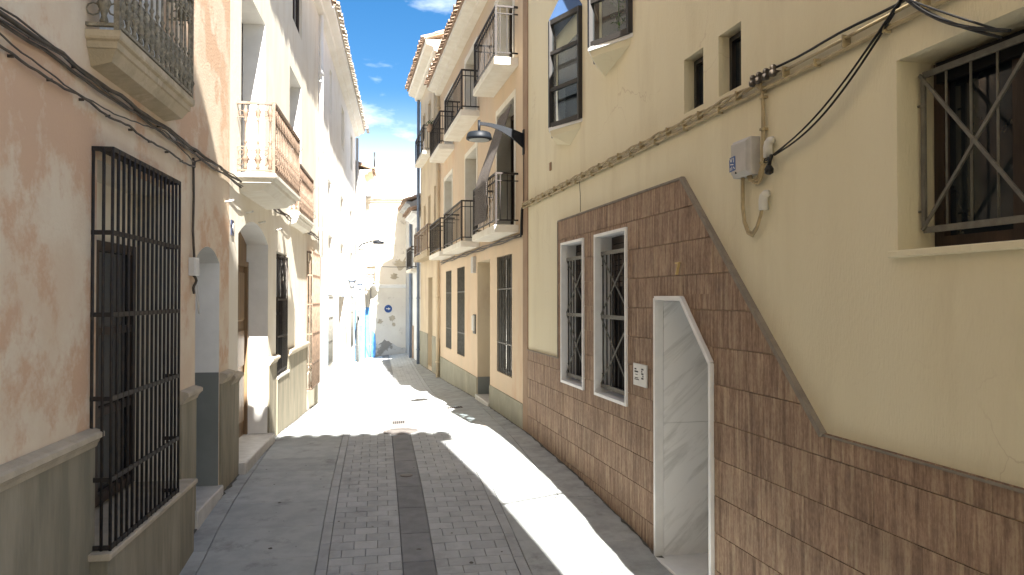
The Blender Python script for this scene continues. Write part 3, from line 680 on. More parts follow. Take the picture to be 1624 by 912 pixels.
# ------------------------------------------------------------------ RIGHT: cream house with ribbed stone tiles
H = thing('cream_tiled_house', 'modern cream house with brown stone cladding and an angular marble doorway, nearest right', 'house', RF.pt(6, 0, gz(*RF.pt(6, 0, 0).xy)))
dpoly = [(4.955, -1.0), (5.925, -1.0), (5.925, 2.0), (5.43, 2.0), (4.955, 1.535)]
W1 = (7.85, 8.70, 1.0, 2.66); W2 = (6.58, 7.48, 1.0, 2.66); BW = (1.75, 3.12, 2.215, 3.14)
slits = [(5.10, 5.42, 3.43, 3.85), (4.56, 4.87, 3.42, 3.85)]
top = [(1.5, 3.75), (3.0, 4.0), (4.6, 4.6), (6.3, 6.0), (7.5, 6.6), (10.42, 7.2)]
dz = [(5.925, -.155), (4.955, -.155)]
dpoly = [(4.955, -.155), (5.925, -.155), (5.925, 2.0), (5.43, 2.0), (4.955, 1.535)]
wall(H, RF, [(1.5, -1.2), (10.42, -1.2)] + top[::-1], [(dpoly, .95, 'dark'), (rect(*W1), .30, None), (rect(*W2), .30, None), (rect(*BW), .26, None)] + [(rect(*s), .13, None) for s in slits], 'yellow')
MB().box(RF, 10.422, 10.70, -4, .014, -1.2, 7.3).build('pilaster', 'brown', H)
# cladding, clipped to its outline
clad = [(1.5, -.9), (10.42, -.9), (10.42, 1.275), (8.87, 1.275), (8.87, 2.93), (5.42, 2.93), (3.68, 1.25), (1.5, 1.25)]
bmk = MB()
cl_holes = [dpoly[:], rect(*W1), rect(*W2)]
tri = tessellate_polygon([[Vector((u, z, 0)) for u, z in lp] for lp in [clad] + cl_holes]); fl = [p for lp in [clad] + cl_holes for p in lp]
bmk.add([RF.pt(u, .006, z) for u, z in fl], [tuple(t) for t in tri]); bmk.build('cladding_joints', 'grout', H)
def clip(poly, hp):   # Sutherland-Hodgman: keep the side where f(p) >= 0
    out = []
    for i, p in enumerate(poly):
        q = poly[(i + 1) % len(poly)]; a, c = hp(p), hp(q)
        if a >= 0: out.append(p)
        if (a >= 0) != (c >= 0):
            t = a / (a - c); out.append((p[0] + (q[0] - p[0]) * t, p[1] + (q[1] - p[1]) * t))
    return out
def area(p): return abs(sum(p[i][0] * p[(i + 1) % len(p)][1] - p[(i + 1) % len(p)][0] * p[i][1] for i in range(len(p)))) / 2
def sub_rect(poly, r):    # pieces of poly outside rectangle r
    u0, u1, z0, z1 = r; res = []
    res.append(clip(poly, lambda p: u0 - p[0])); res.append(clip(poly, lambda p: p[0] - u1))
    m_ = clip(clip(poly, lambda p: p[0] - u0), lambda p: u1 - p[0])
    if m_: res.append(clip(m_, lambda p: z0 - p[1])); res.append(clip(m_, lambda p: p[1] - z1))
    return [p for p in res if len(p) > 2 and area(p) > .0004]
th_, tw = .262, .52; k = 0; z = 1.13 - th_ * 8
sl = (2.93 - 1.25) / (5.42 - 3.68)
while z < 2.95:
    u = 1.5 - (k * .19) % .52
    while u < 10.45:
        g_ = .0028; p = rect(u + .0008, u + tw - .0008, z + g_, z + th_ - g_)
        parts = [clip(clip(p, lambda q: 10.42 - q[0]), lambda q: 2.926 - q[1])]
        nxt = []
        for p in parts:
            if not p: continue
            lowp = clip(p, lambda q: 1.262 - q[1]); upp = clip(p, lambda q: q[1] - 1.264)
            if len(lowp) > 2 and len(upp) > 2:
                nxt += [clip(lowp, lambda q: 3.68 - q[0]), clip(lowp, lambda q: q[0] - 8.87)]
                nxt.append(clip(clip(clip(p, lambda q: q[0] - 3.68), lambda q: 8.866 - q[0]), lambda q: (q[0] - 5.42) * sl + 2.93 - q[1])); continue
            if len(lowp) > 2: nxt.append(lowp)
            if len(upp) > 2:
                upp = clip(clip(upp, lambda q: 8.866 - q[0]), lambda q: (q[0] - 5.42) * sl + 2.93 - q[1]); nxt.append(upp)
        parts = [p for p in nxt if len(p) > 2]
        for r in (W1, W2, (4.93, 5.95, -.2, 1.54)): parts = [s for p in parts for s in sub_rect(p, r)]
        nxt = []
        for p in parts:   # the sloping head of the doorway
            q1 = sub_rect(p, (5.43, 5.95, 1.54, 2.02)); 
            for s in q1:
                m_ = clip(clip(clip(s, lambda q: q[0] - 4.93), lambda q: 5.43 - q[0]), lambda q: q[1] - 1.54)
                if len(m_) > 2 and area(m_) > .0003:
                    nxt += sub_rect(s, (4.93, 5.43, 1.54, 2.03))
                    m_ = clip(m_, lambda q: q[1] - (1.535 + (q[0] - 4.955) * .979 + .036)); nxt.append(m_)
                else: nxt.append(s)
        for p in nxt:
            if len(p) > 2 and area(p) > .0006 and max(q[1] for q in p) > -.7:
                MB().prism(RF, p, .0062, .0125 + random.uniform(-.0015, .0015)).build('cladding_tile', 'tile', H)
        u += tw
    z += th_; k += 1
b = MB()
for p, q in (((3.68, 1.25), (5.42, 2.93)),): b.bar(RF.pt(p[0], .012, p[1]), RF.pt(q[0], .012, q[1]), .032, .05, up=RN)
b.box(RF, 5.42, 8.875, .002, .022, 2.928, 2.945); b.box(RF, 8.868, 8.885, .002, .022, 1.279, 2.926); b.box(RF, 8.868, 10.42, .002, .022, 1.264, 1.278); b.box(RF, 1.5, 3.68, .002, .022, 1.244, 1.256)
b.build('cladding_trim', 'trim', H)
# windows in white marble frames
for U0, U1, Z0, Z1 in (W1, W2):
    f = .03; b = MB(); b.box(RF, U0 + .001, U0 + f, -.295, .035, Z0 + .001, Z1 - .001); b.box(RF, U1 - f, U1 - .001, -.295, .035, Z0 + .001, Z1 - .001)
    b.box(RF, U0 + f, U1 - f, -.295, .035, Z0 + .001, Z0 + f); b.box(RF, U0 + f, U1 - f, -.295, .035, Z1 - f, Z1 - .001)
    b.build('marble_window_frame', 'mframe', H)
    w_ = window(H, RF, U0 + f, U1 - f, Z0 + f, Z1 - f, .20, 'frame', 'dark', cols=2, fw=.05)
    b = MB(); zz = Z1 - f - .02
    n_ = 0
    while n_ < 9: b.box(RF, U0 + f + .05, U1 - f - .05, -.15, -.138, zz - .05, zz - .006); zz -= .055; n_ += 1
    b.build('roller_shutter', 'wood_d', w_)
    a0, a1, b0, b1, ww = U0 + f + .02, U1 - f - .02, Z0 + .10, Z1 - .20, -.05
    g = grille(H, RF, a0, a1, ww, b0, b1, 8, (b0 + .0,), 'iron_g', 'iron', r=.0075)
    b = MB(); mz = (b0 + b1) / 2 + .03
    for zz in (b0, mz, b1): b.box(RF, a0 - .01, a1 + .01, ww + .0085, ww + .02, zz - .02, zz + .02)
    for z0_, z1_ in ((b0 + .02, mz - .02), (mz + .02, b1 - .02)):
        b.bar(RF.pt(a0, ww + .014, z0_), RF.pt(a1, ww + .014, z1_), .011, .011); b.bar(RF.pt(a0, ww + .022, z1_), RF.pt(a1, ww + .022, z0_), .011, .011)
    for zz in (b0 + .12, b1 - .12): b.tube([RF.pt(U1 - f, ww, zz), RF.pt(a1, ww, zz)], .008); b.tube([RF.pt(U0 + f, ww, zz), RF.pt(a0, ww, zz)], .008)
    b.build('grille_bracing', 'iron_g', g)
# marble doorway
b = MB(); fr = [(4.955, -.155), (4.955, 1.535), (5.43, 2.0), (5.925, 2.0), (5.925, -.155)]
for (p, q) in zip(fr, fr[1:]):
    b.bar(RF.pt(p[0], .0, p[1]), RF.pt(q[0], .0, q[1]), .036, .075, up=RN)
b.build('marble_door_frame', 'mframe', H)
FS = Frame(RF.pt(5.925, 0, 0), RN, -RD)   # far reveal, facing back down the street
for z0, z1 in ((-.155, .955), (.958, 2.0)): MB().box(FS, -.945, -.04, .002, .022, z0, z1).build('marble_panel', 'marble', H)
FS2 = Frame(RF.pt(4.955, 0, 0), RN, RD)
for z0, z1 in ((-.155, .83), (.837, 1.50)): MB().box(FS2, -.945, -.04, .002, .022, z0, z1).build('marble_panel', 'marble', H)
b = MB(); b.bar(RF.pt(4.99, -.5, 1.545), RF.pt(5.42, -.5, 1.965), .02, .9, up=RN); b.box(RF, 5.43, 5.90, -.945, -.04, 1.975, 1.99); b.build('marble_ceiling', 'mframe', H)
MB().bbox(RF, 4.94, 5.94, -.94, .045, -.9, -.150, .006).build('threshold', 'mframe', H)
panel_door(H, RF, 4.96, 5.92, -.149, 1.97, .93, 'wood_d', 1)
# house number
s7 = glyph('7', RF, 5.475, .034, 2.185, .14, 'brass', 'house_number', None, .02)
tag(s7, 'small brass number 7 fixed to the brown cladding above the marble doorway', 'house number')
# slit windows and big barred window
for s in slits: window(H, RF, s[0] + .01, s[1] - .01, s[2] + .01, s[3] - .01, .125, 'frame', 'pane', cols=1, fw=.035)
U0, U1, Z0, Z1 = BW
MB().bbox(RF, U0 - .03, U1 + .03, -.25, .035, Z0 - .022, Z0 + .012, .006).build('window_sill', 'yellow', H)
w_ = window(H, RF, U0 + .01, U1 - .01, Z0 + .02, Z1 - .01, .25, 'wood_d', 'pane', cols=3, fw=.06, th=.05)
MB().box(RF, U0 + .06, U1 - .06, -.198, -.17, Z1 - .12, Z1 - .02).build('shutter_box', 'dark', w_)
a0, a1, b0, b1, ww = U0 + .08, U1 - .0, 2.325, 3.065, -.12; a1 = 3.085
g = grille(H, RF, a0, a1, ww, b0, b1, 10, (b0, b1), 'iron_g', r=.006, flat=.03)
b = MB(); step = (a1 - a0) / 2
for i in range(2):
    x0 = a1 - step * i; b.bar(RF.pt(x0, ww + .012, b0), RF.pt(x0 - step, ww + .012, b1), .016, .01, up=RN); b.bar(RF.pt(x0, ww + .022, b1), RF.pt(x0 - step, ww + .022, b0), .016, .01, up=RN)
for zz in (b0 + .09, b1 - .14): b.tube([RF.pt(3.12, ww, zz), RF.pt(a1, ww, zz)], .006)
for x0 in (a0, a1): b.box(RF, x0 - .012, x0 + .012, ww - .006, ww + .007, b0, b1)
b.build('grille_bracing', 'iron_g', g)
# triangular oriel windows
def oriel(un, ua, uf, wa, z0, z1, mids, tipu, drop):
    P = RF.pt; N_, A_, F_ = (un, 0.0), (ua, wa), (uf, 0.0)
    o = MB(); 
    def sc(p, k=1.0): 
        cu, cw = (un + uf) / 2, 0; return (cu + (p[0] - cu) * k, p[1] * k + (.001 if p[1] == 0 else 0))
    tri = [sc(p, 1.07) for p in (N_, A_, F_)]
    o.add([P(p[0], p[1], z0 - .035) for p in tri] + [P(p[0], p[1], z0) for p in tri], [(0, 1, 2), (3, 5, 4), (0, 3, 4, 1), (1, 4, 5, 2), (2, 5, 3, 0)])
    ow = o.build('oriel_window', 'mframe', H)
    o = MB(); t2 = [sc(p, 1.0) for p in (N_, A_, F_)]; t3 = [sc(p, .92) for p in (N_, A_, F_)]
    o.add([P(p[0], p[1], z0 - .036) for p in t2] + [P(p[0], p[1], z0 - .09) for p in t3] + [P(tipu, .001, z0 - .09 - drop)], [(0, 2, 1), (0, 1, 4, 3), (1, 2, 5, 4), (2, 0, 3, 5), (3, 4, 6), (4, 5, 6), (5, 3, 6)])
    o.build('corbel', 'yellow', ow)
    fr_ = MB(); tw_ = .045
    for p in ((un, .02), (ua, wa - .012), (uf, .02)): fr_.bar(P(p[0], p[1], z0), P(p[0], p[1], z1), tw_ * 1.15)
    zs = [z0 + tw_ / 2] + [z0 + (z1 - z0) * t for t in mids] + [z1 - tw_ / 2]
    for p, q in (((un, .02), (ua, wa - .012)), ((ua, wa - .012), (uf, .02))):
        for zz in zs: fr_.bar(P(*p, zz), P(*q, zz), tw_, tw_ * (1.2 if zz in (zs[0], zs[-1]) else .9))
    fr_.build('oriel_frame', 'frame', ow)
    for p, q in (((un, .02), (ua, wa - .012)), ((ua, wa - .012), (uf, .02))):
        for za, zb in zip(zs, zs[1:]):
            m_ = MB(); m_.add([P(*p, za), P(*q, za), P(*q, zb), P(*p, zb)], [(0, 1, 2, 3)]); m_.build('pane', 'glass', ow)
    MB().box(RF, un + .12, uf - .12, .001, .006, z0 + .02, z1 - .25).build('inner_blind', 'pane', ow)
    r_ = MB(); t4 = [sc(p, 1.05) for p in (N_, A_, F_)]; ap = P((un + uf) / 2, .001, z1 + .5)
    r_.add([P(p[0], p[1], z1) for p in t4] + [P(p[0], p[1], z1 + .015) for p in t4] + [ap], [(0, 1, 2), (0, 1, 4, 3), (1, 2, 5, 4), (3, 4, 6), (4, 5, 6)]); r_.build('oriel_roof', 'bluemetal', ow)
    return ow
oriel(7.98, 8.50, 9.02, .22, 3.99, 5.24, (.35, .69), 8.40, .12)
o2 = oriel(6.50, 6.96, 7.42, .25, 4.43, 5.68, (.35, .69), 7.22, .10)
b = MB()
for i in range(60):
    c = RF.pt(6.62 + random.uniform(-.05, .16), .05 + random.uniform(-.01, .03), 4.48 + random.uniform(0, .5)); d = Vector((random.uniform(-1, 1), random.uniform(-1, 1), random.uniform(-.3, 1))).normalized() * .05; s_ = d.cross(Vector((.3, .2, 1))).normalized() * .008
    b.add([c, c + d * .5 + s_, c + d, c + d * .5 - s_], [(0, 1, 2, 3)])
b.tube([RF.pt(6.68, .055, 4.45), RF.pt(6.70, .05, 4.95)], .006)
tag(b.build('potted_plant', 'leaf'), 'leafy green plant standing inside the higher oriel window', 'plant')

# ------------------------------------------------------------------ RIGHT: peach house
H = thing('peach_house', 'peach plastered house with six white balconies on two floors, second on the right', 'house', RF.pt(15, 0, .05))
g1 = [(11.47, 12.64, .76, 2.70), (16.07, 17.15, .73, 2.69), (18.05, 19.05, .76, 2.68)]
bd = [(11.30, 12.6, 3.10, 5.1), (14.6, 15.95, 3.10, 4.98), (17.95, 19.3, 3.10, 5.0), (11.4, 12.72, 5.62, 7.0), (14.62, 15.94, 5.62, 7.0), (17.95, 19.2, 5.62, 7.0)]
wall(H, RF, rect(10.702, 20.2, -1.2, 7.62), [(rect(*h), .10, None) for h in g1] + [(rect(*h), .28, 'slab') for h in bd] + [(rect(13.25, 14.52, .12, 2.70), .45, 'sand')], 'peach')
for h in g1:
    window(H, RF, h[0] + .01, h[1] - .01, h[2] + .01, h[3] - .01, .095, 'frame', 'pane', cols=2)
    grille(H, RF, h[0] + .03, h[1] - .03, -.012, h[2] + .01, h[3] - .01, 10, (h[2] + .5, h[3] - .55), 'iron_g', r=.010, flat=.022)
for h in bd: window(H, RF, h[0] + .01, h[1] - .01, h[2] + .01, h[3] - .01, .275, 'wood_d', 'pane', cols=2, rows=2, fw=.07, name='balcony_door')
for h in bd[3:]:
    b = MB(); f = .13; b.box(RF, h[0] - f, h[0] - .001, .001, .012, h[2], h[3] + f); b.box(RF, h[1] + .001, h[1] + f, .001, .012, h[2], h[3] + f); b.box(RF, h[0] - .001, h[1] + .001, .001, .012, h[3] + .001, h[3] + f); b.build('door_surround', 'slab', H)
for h in bd[:3]:
    b = MB(); f = .10; b.box(RF, h[0] - f, h[0] - .001, .001, .010, h[2], h[3] + f); b.box(RF, h[1] + .001, h[1] + f, .001, .010, h[2], h[3] + f); b.box(RF, h[0] - .001, h[1] + .001, .001, .010, h[3] + .001, h[3] + f); b.build('door_surround', 'slab', H)
for (u0, u1) in ((11.02, 13.0), (14.3, 16.85), (17.5, 19.55)): plain_balcony(H, RF, u0, u1, .37, 3.10, .115, .77, 16, 'iron')
for (u0, u1) in ((11.04, 12.92), (14.3, 16.75), (17.6, 19.5)): plain_balcony(H, RF, u0, u1, .37, 5.62, .115, .77, 16, 'iron')
for u0, u1 in ((10.702, 13.23), (14.54, 20.2)): MB().bbox(RF, u0, u1, .001, .018, -1.2, .46, .005).build('dado', 'dado_r', H)
FSd = Frame(RF.pt(14.52, 0, 0), RN, -RD)
MB().box(FSd, -.44, -.002, .001, .012, .13, .47).build('reveal_dado', 'dado_n', H)
panel_door(H, RF, 13.26, 14.51, .13, 2.69, .44, 'wood_d', 1)
MB().bbox(RF, 13.22, 14.55, -.44, .045, -1.0, .135, .01).build('doorstep', 'step', H)
eave(H, RF, 10.702, 20.2, .40, 7.66, 'terracotta', 'slab', sp=.2)
downpipe(H, RF, 20.12, .07, -.3, 7.4, 'sand', .05)
# conduit and cables along its front, under the balconies
b = MB()
for i in range(3): b.tube([RF.pt(10.75 + .5 * j, .03 + .008 * i, 2.90 + .022 * i + .012 * sin(j * 1.7 + i * 2)) for j in range(19)], .010, 6)
tag(b.build('cable_bundle', 'cable_w'), 'dusty cables clipped under the lower balconies of the peach house', 'cables')

# ------------------------------------------------------------------ RIGHT: houses further along
H = thing('sand_house', 'taller sand coloured house with a deep pale eave and narrow windows, third on the right', 'house', RF.pt(22.7, 0, -.1))
hu = [(21.0, 21.7, 7.1, 8.0), (22.4, 23.1, 7.1, 7.95), (23.9, 24.5, 7.1, 7.9)]; hl = [(20.85, 21.55, 3.4, 5.2), (22.4, 23.05, 4.0, 5.1), (23.7, 24.3, 4.0, 4.95)]
wall(H, RF, rect(20.202, 25.3, -1.2, 8.9), [(rect(*h), .16, None) for h in hu + hl] + [(rect(21.9, 23.0, -.02, 2.62), .22, None), (rect(20.4, 20.95, .72, 2.72), .08, None)], 'sand')
for h in hu + hl: window(H, RF, h[0] + .02, h[1] - .02, h[2] + .02, h[3] - .02, .15, 'wood_p', 'pane', cols=2, fw=.05)
w_ = window(H, RF, 20.42, 20.93, .74, 2.70, .07, 'frame', 'pane'); MB().box(RF, 20.5, 20.85, -.03, -.005, 1.35, 1.85).build('white_notice', 'sign', w_)
panel_door(H, RF, 21.92, 22.98, -.02, 2.6, .2, 'wood', 1)
for u0, u1 in ((20.202, 21.88), (23.02, 25.3)): MB().bbox(RF, u0, u1, .001, .02, -1.2, .92, .005).build('dado', 'dado_r', H)
plain_balcony(H, RF, 20.75, 24.6, .30, 3.32, .16, .72, 20, 'iron_b', 'stone')
plain_balcony(H, RF, 22.2, 24.7, .26, 6.35, .10, .75, 14, 'iron')
eave(H, RF, 20.1, 25.45, .48, 8.95, 'terracotta', 'slab', sp=.2, corn=.28)
downpipe(H, RF, 25.24, .08, -.3, 8.7, 'bluegrey', .05)
H = thing('narrow_white_house', 'low narrow whitish house with one dark balcony door, fourth on the right', 'house', RF.pt(26.6, 0, -.15))
wall(H, RF, rect(25.302, 28.0, -1.2, 4.9), [(rect(25.9, 27.2, 3.0, 4.5), .12, None), (rect(25.75, 26.2, -.05, 1.3), .1, None)], 'white_r')
window(H, RF, 25.92, 27.18, 3.02, 4.48, .11, 'wood_d', 'pane', cols=2, name='balcony_door'); plain_balcony(H, RF, 25.6, 27.4, .3, 3.0, .1, .75, 14, 'iron')
panel_door(H, RF, 25.77, 26.18, -.05, 1.28, .09, 'wood_d', 1)
MB().bbox(RF, 27.6, 28.0, .001, .03, -1, 1.0, .005).build('red_brick_dado', 'brown', H)
eave(H, RF, 25.302, 28.0, .35, 4.95, 'terracotta', 'white_r', sp=.22)
H = thing('grey_house', 'grey rendered house whose gable rises above the narrow white house', 'house', RF.pt(29.5, 0, -.2))
wall(H, RF, [(28.002, -1.2), (31.4, -1.2), (31.4, 5.6), (28.002, 5.6)], [], 'greywall')
b = MB(); b.add([RF.pt(28.003, -.001, 5.6), RF.pt(28.003, -4.4, 5.6), RF.pt(28.003, -2.2, 6.5), RF.pt(31.4, -.001, 5.6), RF.pt(31.4, -4.4, 5.6), RF.pt(31.4, -2.2, 6.5)], [(0, 1, 2), (3, 5, 4), (0, 2, 5, 3), (1, 4, 5, 2), (0, 3, 4, 1)]); b.build('gable', 'greywall', H)
eave(H, RF, 28.002, 31.4, .3, 5.6, 'terracotta', 'greywall', sp=.22, depth=2.2)
downpipe(H, RF, 28.2, .07, -.3, 5.4, 'bluegrey', .05)

# ------------------------------------------------------------------ the house behind the camera that throws the tiled shadow
def shadow_caster():
    bq = Vector((.60 - vx * 13.3, 10.75 - vy * 13.3, 0)); z0 = 13.3 * tan(radians(SUN_EL)) + .02; e = Vector((-.990, .1405, 0)); n = Vector((.1405, .990, 0))
    F = Frame(bq, e, n)
    H = thing('tall_corner_house', 'tall cream house with a tiled eave closing the near end of the street', 'house', F.pt(5, 0, -.5))
    wall(H, F, rect(.14, 14, -1.2, z0 - .1), [(rect(2 + 3 * i, 3.2 + 3 * i, 1 + 3.2 * j, 2.8 + 3.2 * j), .2, None) for i in range(4) for j in range(3)], 'cream_l', back=-6)
    for i in range(4):
        for j in range(3): window(H, F, 2.02 + 3 * i, 3.18 + 3 * i, 1.02 + 3.2 * j, 2.78 + 3.2 * j, .19, 'wood_p', 'pane', cols=2)
    eave(H, F, 0, 14, .30, z0 - .14, 'terracotta', 'white', sp=.275, slope=.3, rise=1.35)
shadow_caster()

# ------------------------------------------------------------------ things fixed to the walls
# wall lamp on the brown pilaster
L_ = thing('wall_lamp', 'dark blue grey disc street lamp on a curved arm beside the cream house', 'street lamp', RF.pt(10.6, .0, 4.3))
uL = 10.62
MB().box(RF, uL - .035, uL + .035, .0145, .032, 4.08, 4.44).build('wall_plate', 'lampm', L_)
b = MB(); n = 14; tp = []; bt = []
for i in range(n + 1):
    t = i / n; w = .03 + t * .655; zt = 4.385 + .135 * (1 - (1 - t) ** 1.9); zb = 4.17 + (4.475 - 4.17) * (1 - (1 - t) ** 2.1)
    tp.append((w, zt)); bt.append((w, zb))
b.extr(RF, tp + bt[::-1], uL - .014, uL + .014); b.build('arm', 'lampm', L_)
hc = RF.pt(uL, .675, 4.26)
MB().tube([hc + Vector((0, 0, .10)), hc + Vector((0, 0, .285))], .02, 10).build('stem', 'lampm', L_)
MB().lathe(hc, [(.165, .0), (.185, .012), (.186, .03), (.172, .085), (.155, .105), (.06, .118), (.02, .12)], 28).build('lamp_shade', 'lampm', L_)
MB().lathe(hc + Vector((0, 0, -.006)), [(.13, 0), (.145, .004), (.145, .012)], 24).build('diffuser', 'diffuser', L_)
MB().tube([RF.pt(uL + .0, .02, 4.08), RF.pt(uL, .02, 3.4)], .006, 5).build('supply_cable', 'cable_w', L_)

# number plate by the arched door
t_ = tag(MB().bbox(LF, 8.61, 8.73, .001, .012, 2.69, 2.86, .003).build('number_plate', 'plate'), 'small blue and white house number plate left of the arched door', 'house number')
glyph('4', LF, 8.67, .0135, 2.72, .15, 'sign', 'digit', t_)
# white cable box on the pink house
t_ = thing('cable_box', 'little white plastic cable box with a hanging wire on the pink house', 'junction box', LF.pt(7.05, 0, 2.2))
MB().bbox(LF, 6.99, 7.12, .001, .06, 2.20, 2.36, .01).build('box', 'plastic', t_)
MB().tube([LF.pt(7.06, .03, 2.36), LF.pt(7.05, .02, 2.6), LF.pt(7.07, .02, 2.9), LF.pt(7.05, .02, 3.25)], .011, 6).build('feed_cable', 'cable_w', t_)
MB().tube([LF.pt(7.05 + .05 * sin(i * .5), .03 + .012 * sin(i), 2.20 - .022 * i) for i in range(8)], .012, 6).build('coiled_wire', 'cable_w', t_)
MB().tube([LF.pt(7.10, .03, 2.1), LF.pt(7.14, .04, 1.95), LF.pt(7.19, .04, 1.86), LF.pt(7.20, .04, 1.95), LF.pt(7.17, .03, 2.12)], .006, 6).build('hanging_wire', 'plastic', t_)
# cables along the left wall
b = MB()
def sag(u0, u1, z, amp, w, n=40, ph=0, seg=1.1):
    return [LF.pt(u0 + (u1 - u0) * i / n, w + .006 * sin(i * .9 + ph), z - amp * abs(sin(pi * (u0 + (u1 - u0) * i / n) / seg + ph)) + .003 * sin(i * 2.3 + ph)) for i in range(n + 1)]
b.tube(sag(1.5, 16.9, 3.335, .02, .03, 90, .3, .9), .014, 6); b.tube(sag(1.5, 16.9, 3.32, .045, .045, 90, 1.2, 1.7), .006, 6); b.tube(sag(1.5, 16.9, 3.30, .03, .025, 90, 2.1, 1.3), .010, 6); b.tube(sag(1.5, 16.9, 3.34, .02, .04, 90, .9, 2.3), .006, 6)
b.tube(sag(1.5, 7.0, 3.30, .13, .035, 60, .0, 3.1), .005, 6)
for i in range(30): b.box(LF, 1.6 + .5 * i, 1.606 + .5 * i, .001, .03, 3.31, 3.33)
tag(b.build('cable_run', 'cable_w'), 'bundle of dusty black cables strung along the left house fronts under the balconies', 'cables')
b = MB(); b.tube(sag(3.0, 7.05, 3.17, .02, .03, 50, .6, .8), .008, 6); b.tube([LF.pt(7.05, .03, 3.16), LF.pt(7.07, .03, 3.22), LF.pt(7.3, .03, 3.28)], .008, 6)
for i in range(10): b.box(LF, 3.1 + .4 * i, 3.106 + .4 * i, .001, .03, 3.15, 3.165)
tag(b.build('lower_cable', 'cable_w'), 'single dark cable with clips below the bundle on the pink house', 'cables')
# brackets sticking out of the cream wall
for u, z, lb in ((8.35, 3.02, 'short white hook in the wall just above the house number plate'), (9.4, 3.02, 'short white hook just above the arched doorway'), (10.2, 2.98, 'short white hook above the far side of the arched doorway'), (11.5, 3.0, 'short white hook above the narrow dark barred window')):
    k = MB().tube([LF.pt(u, .001, z), LF.pt(u, .09, z + .02)], .012, 6).add([], []).build('wall_hook', 'plastic'); tag(k, lb, 'hook', 'hooks below the left cables')

# lanterns and street lamp on the white house
for u, z, lab in ((23.6, 2.30, 'small wrought lantern over the doorway of the white house'), (27.9, 2.28, 'small wrought lantern by the far barred window of the white house')):
    t_ = thing('wall_lantern', lab, 'lantern', LF.pt(u, 0, z), 'wall lanterns on the white house')
    MB().tube([LF.pt(u, .001, z - .25), LF.pt(u, .2, z - .22), LF.pt(u, .3, z - .12), LF.pt(u, .3, z - .02)], .012, 6).build('bracket', 'bluegrey', t_)
    MB().lathe(LF.pt(u, .3, z), [(.05, 0), (.10, .22)], 6).build('lantern_glass', 'pane_l', t_)
    MB().lathe(LF.pt(u, .3, z + .221), [(.13, 0), (.05, .1), (.02, .12), (.012, .17)], 6).build('lantern_cap', 'bluegrey', t_)
t_ = thing('arm_lamp', 'grey street lamp on a long arm high on the corner at the far left', 'street lamp', F3.pt(29.9, 0, 4))
MB().box(F3b, -.33, -.25, .001, .03, 3.7, 4.15).build('wall_plate', 'lampm', t_)
MB().tube([(-1.84, 29.85, 3.9), (-1.6, 29.7, 4.1), (-1.2, 29.5, 4.2), (-.95, 29.4, 4.22)], .03, 8).build('arm', 'lampm', t_)
MB().lathe(Vector((-.98, 29.4, 4.08)), [(.2, 0), (.23, .02), (.2, .09), (.03, .13)], 20).build('lamp_shade', 'lampm', t_)
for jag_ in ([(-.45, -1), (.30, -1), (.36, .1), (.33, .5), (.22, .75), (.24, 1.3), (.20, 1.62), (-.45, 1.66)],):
    MB().prism(EF, jag_, .0, .013).build('blue_halo_patch', 'skyblue', bpy.data.objects['end_house'])  # blue bloom put into the end wall's colour
for h in gr: MB().bbox(LF, h[0] - .55, h[0] - .002, .001, .006, h[2] - .1, h[3] + .25, .002).build('painted_halo', 'halo_blue', bpy.data.objects['white_house'])
MB().bbox(LF, gr[1][1] + .002, 29.7, .001, .006, -.3, 2.9, .002).build('painted_halo', 'halo_blue', bpy.data.objects['white_house'])
tag(MB().tube([(-1.72, 29.3, -.6), (-1.72, 29.3, 1.45)], .04, 10).build('grey_post', 'iron_g'), 'plain grey metal post at the foot of the far left corner', 'post')
# blue and white sign on the panel of painted blue bloom
t_ = thing('wall_sign', 'small white sign with a blue letter shape on the pale blue panel', 'sign', (-1.72, 29.85, 1.2))  # the pale blue panel is the painted bloom of the bright far end
MB().bbox(F3b, -.27, -.06, .031, .05, .95, 1.22, .004).build('sign_board', 'sign', t_)
b = MB(); b.box(F3b, -.23, -.08, .0505, .053, 1.15, 1.19); b.box(F3b, -.175, -.135, .0505, .053, 1.02, 1.15); b.box(F3b, -.23, -.08, .0505, .053, .98, 1.02); b.build('sign_letter', 'skyblue', t_)
# round arrow sign on the end wall
c = EF.pt(.86, .03, 1.57)
t_ = thing('direction_sign', 'round blue sign with a white arrow pointing right on the end wall', 'traffic sign', c)
def disc(r, w0, w1, name, m):
    b = MB(); n = 28; b.prism(EF, [(.86 + r * cos(2 * pi * i / n), 1.57 + r * sin(2 * pi * i / n)) for i in range(n)], w0, w1); return b.build(name, m, t_)
disc(.17, .012, .03, 'sign_rim', 'sign'); disc(.158, .0301, .034, 'sign_face', 'blue')
b = MB(); b.prism(EF, [(.77, 1.555), (.86, 1.555), (.86, 1.515), (.955, 1.57), (.86, 1.625), (.86, 1.585), (.77, 1.585)], .0341, .037); b.build('arrow', 'sign', t_)

# plaque by the marble doorway
t_ = thing('wall_plaque', 'grey engraved plaque with dark lettering between the framed window and the marble doorway', 'plaque', RF.pt(6.26, 0, 1.22))
MB().bbox(RF, 6.11, 6.41, .017, .030, 1.225, 1.42, .004).build('plaque_plate', 'sign', t_)
b = MB()
for (u0, u1, z0, z1) in ((6.33, 6.375, 1.365, 1.378), (6.29, 6.375, 1.342, 1.356), (6.29, 6.37, 1.29, 1.298), (6.27, 6.375, 1.276, 1.284), (6.30, 6.36, 1.320, 1.326)): b.box(RF, u0, u1, .0301, .0308, z0, z1)
for i in range(5):
    for j in range(2):
        if (i, j) not in ((1, 1), (3, 0)): b.box(RF, 6.17 + j * .026, 6.193 + j * .026, .0301, .0308, 1.29 + i * .02, 1.305 + i * .02)
b.build('plaque_print', 'ink', t_)
